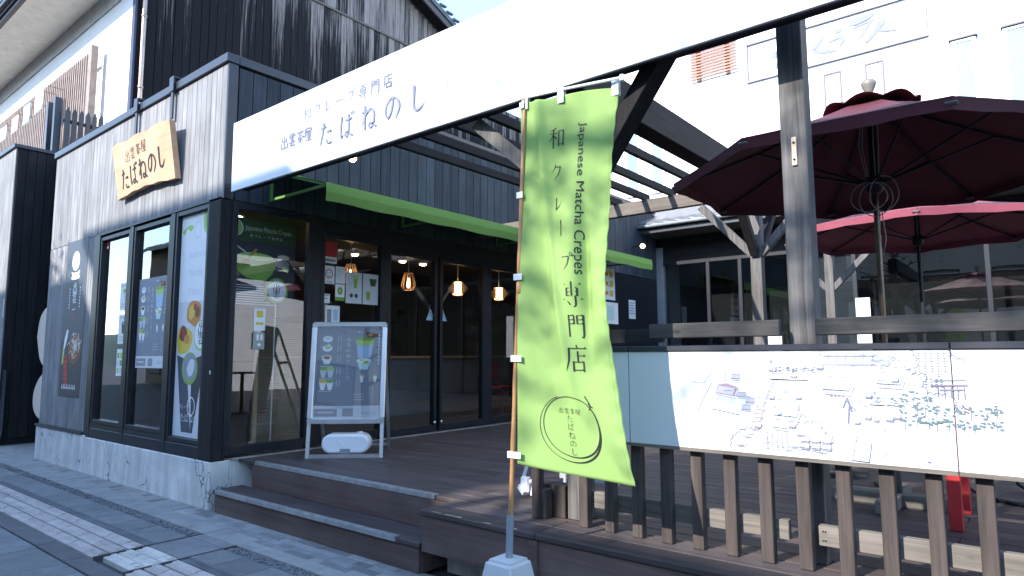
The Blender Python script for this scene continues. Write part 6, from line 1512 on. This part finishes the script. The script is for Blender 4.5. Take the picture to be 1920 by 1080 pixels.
# ================================================================== across the street (behind the camera): houses, pines, hills
def house(x0, x1, yf, depth, ze, pitch, label, wallm):
    t = thing('street_house', label, 'house', ((x0 + x1) / 2, yf - depth / 2, 0), 'houses across the street')
    m = MB(); m.box(x0, x1, yf - depth, yf, 0, ze); m.build('wall', wallm, t)
    m = MB(); o_ = .7; zr = ze + pitch * (depth / 2)
    m.prism([(x0 - .5, yf + o_, ze - pitch * o_), (x0 - .5, yf - depth / 2, zr), (x0 - .5, yf - depth - o_, ze - pitch * o_), (x0 - .5, yf - depth - o_, ze - pitch * o_ + .18), (x0 - .5, yf - depth / 2, zr + .2), (x0 - .5, yf + o_, ze - pitch * o_ + .18)], (x1 - x0 + 1, 0, 0)); m.build('roof', M['tile'], t)
    n = max(2, int((x1 - x0) / 2.2))
    for i in range(n):
        xa = x0 + (i + .25) * (x1 - x0) / n; xb_ = xa + .55 * (x1 - x0) / n
        for z0, z1 in ((.5, 2.5), (3.6, 5.0)):
            f = MB(); f.box(xa, xb_, yf + .002, yf + .05, z0, z1); fr = f.build('window', M['darkwood'], t)
            p = MB(); p.box(xa + .06, xb_ - .06, yf + .051, yf + .056, z0 + .06, z1 - .06); p.build('pane', paint('dim pane', (.10, .12, .14), .1), fr)
    m = MB(); m.box(x0 - .2, x1 + .2, yf + .002, yf + 1.0, 2.75, 2.87); m.build('canopy', M['tile'], t)
house(-38, -21.5, -9, 9, 7.3, .45, 'brown timber house across the street, left of the tall house', paint('brown house wall', (.10, .075, .055), .8))
house(-21, -12.9, -9, 10, SH_L, .42, 'dark timber house across the street facing the alley and the noodle poster', paint('dark house wall', (.075, .07, .066), .8))
house(-11.8, -7.9, -9, 10, SH_L + .6, .42, 'tallest narrow dark house across the street, unseen and raised to shade the deck', paint('umber house wall', (.085, .07, .058), .8))  # unseen house, split off and made taller to keep the deck shaded
house(-6.9, 5.4, -9, 8, SH_R, .42, 'lower pale house across the street facing the map boards', paint('pale house wall', (.5, .48, .44), .8))
house(6.6, 20, -9, 9, 4.2, .45, 'pale plaster house across the street at the right end', paint('cream house wall', (.55, .52, .46), .8))
LEAF = leafmat('pine needles', (.045, .075, .03)); BARK = paint('pine bark', (.10, .07, .05), .9, var=.4, bump=.6, scale=9)
def tree(x, y, h, cw, n, seed, label, zmin=.5, extra=()):
    r_ = random.Random(seed); t = thing('pine_tree', label, 'tree', (x, y, 0), 'pine trees along the far kerb')
    m = MB(); pts = [(x + .12 * math.sin(i * .8), y + .10 * math.sin(i * 1.3), h * i / 8) for i in range(9)]; m.tube(pts, [.17 - .017 * i for i in range(9)], 8)
    clumps = []
    for i in range(13):
        z = h * r_.uniform(zmin, .98); a = r_.uniform(0, 2 * PI); L_ = cw * r_.uniform(.35, 1) * (1.15 - z / h * .6); e = Vector((x + L_ * math.cos(a), y + L_ * math.sin(a), z + r_.uniform(.0, .3)))
        m.tube([(x, y, z - .35), ((x + e.x) / 2, (y + e.y) / 2, z - .05), e], [.06, .04, .02], 6); clumps.append(e)
        clumps.append(Vector((x + L_ * .55 * math.cos(a + .4), y + L_ * .55 * math.sin(a + .4), z + .1)))
    if extra:
        m.tube([(x, y, 7.2), (x + 1.0, y + .05, 7.75), (x + 2.0, y, 7.8), (x + 2.7, y, 7.85)], [.08, .06, .04, .02], 6)
        for e in extra: clumps += [Vector(e)]
    m.build('trunk', BARK, t)
    m = MB()
    for e in clumps:
        for i in range(n):
            d = Vector((r_.gauss(0, .38), r_.gauss(0, .38), r_.gauss(0, .16))); p = e + d; a = r_.uniform(0, 2 * PI); l = r_.uniform(.10, .2)
            u = Vector((math.cos(a), math.sin(a), r_.uniform(.1, .9))).normalized() * l; v = u.orthogonal().normalized() * .022
            m.add([p - v, p + v, p + u + v * .2, p + u - v * .2], [(0, 1, 2, 3)])
    m.build('crown', LEAF, t, recalc=False)
tree(-4.9, -5.9, 7.9, .75, 80, 1, 'unseen dense pine tree on the far kerb, its long side branch added to shade the deck', .86,  # unseen pine; branch and clumps shaped to shade the deck
     extra=[(x_, -5.9 + .25 * math.sin(i_ * 2.2), z_ - .22) for i_, (x_, z_) in enumerate([(-4.4, 7.6), (-4.2, 8.1), (-4.55, 8.25), (-5.2, 7.5), (-5.25, 8.2), (-3.25, 7.75), (-3.1, 8.2), (-2.9, 7.5), (-2.75, 7.95), (-2.55, 8.3), (-2.45, 7.6), (-2.25, 8.0), (-2.1, 7.7)])])
tree(-4.25, -5.0, 7.1, 2.0, 9, 4, 'thin pine tree on the far kerb opposite the lime banner', .6)
tree(.8, -5.6, 7.6, 2.0, 24, 2, 'shorter pine tree on the far kerb opposite the right map board', .5)
tree(-13.0, -5.6, 8.2, 2.0, 70, 5, 'pine tree on the far kerb opposite the shop windows', .55)
m = MB(); r_ = random.Random(9); vs = []; n = 60
for i in range(n + 1):
    an = math.radians(150 + 250 * i / n); hgt = 26 + 14 * math.sin(i * .37) + 9 * math.sin(i * .9 + 1) + r_.uniform(0, 4)
    vs += [(rr_ * math.cos(an), rr_ * math.sin(an), zz_) for rr_, zz_ in ((170, -1), (200, hgt * .6), (230, hgt), (300, -1))]
fs = [(4 * i + j, 4 * i + 4 + j, 4 * i + 5 + j, 4 * i + 1 + j) for i in range(n) for j in range(3)]
m.add(vs, fs, 0, True); tag(m.build('hills', leafmat('wooded hill', (.05, .075, .045))), kind='structure')
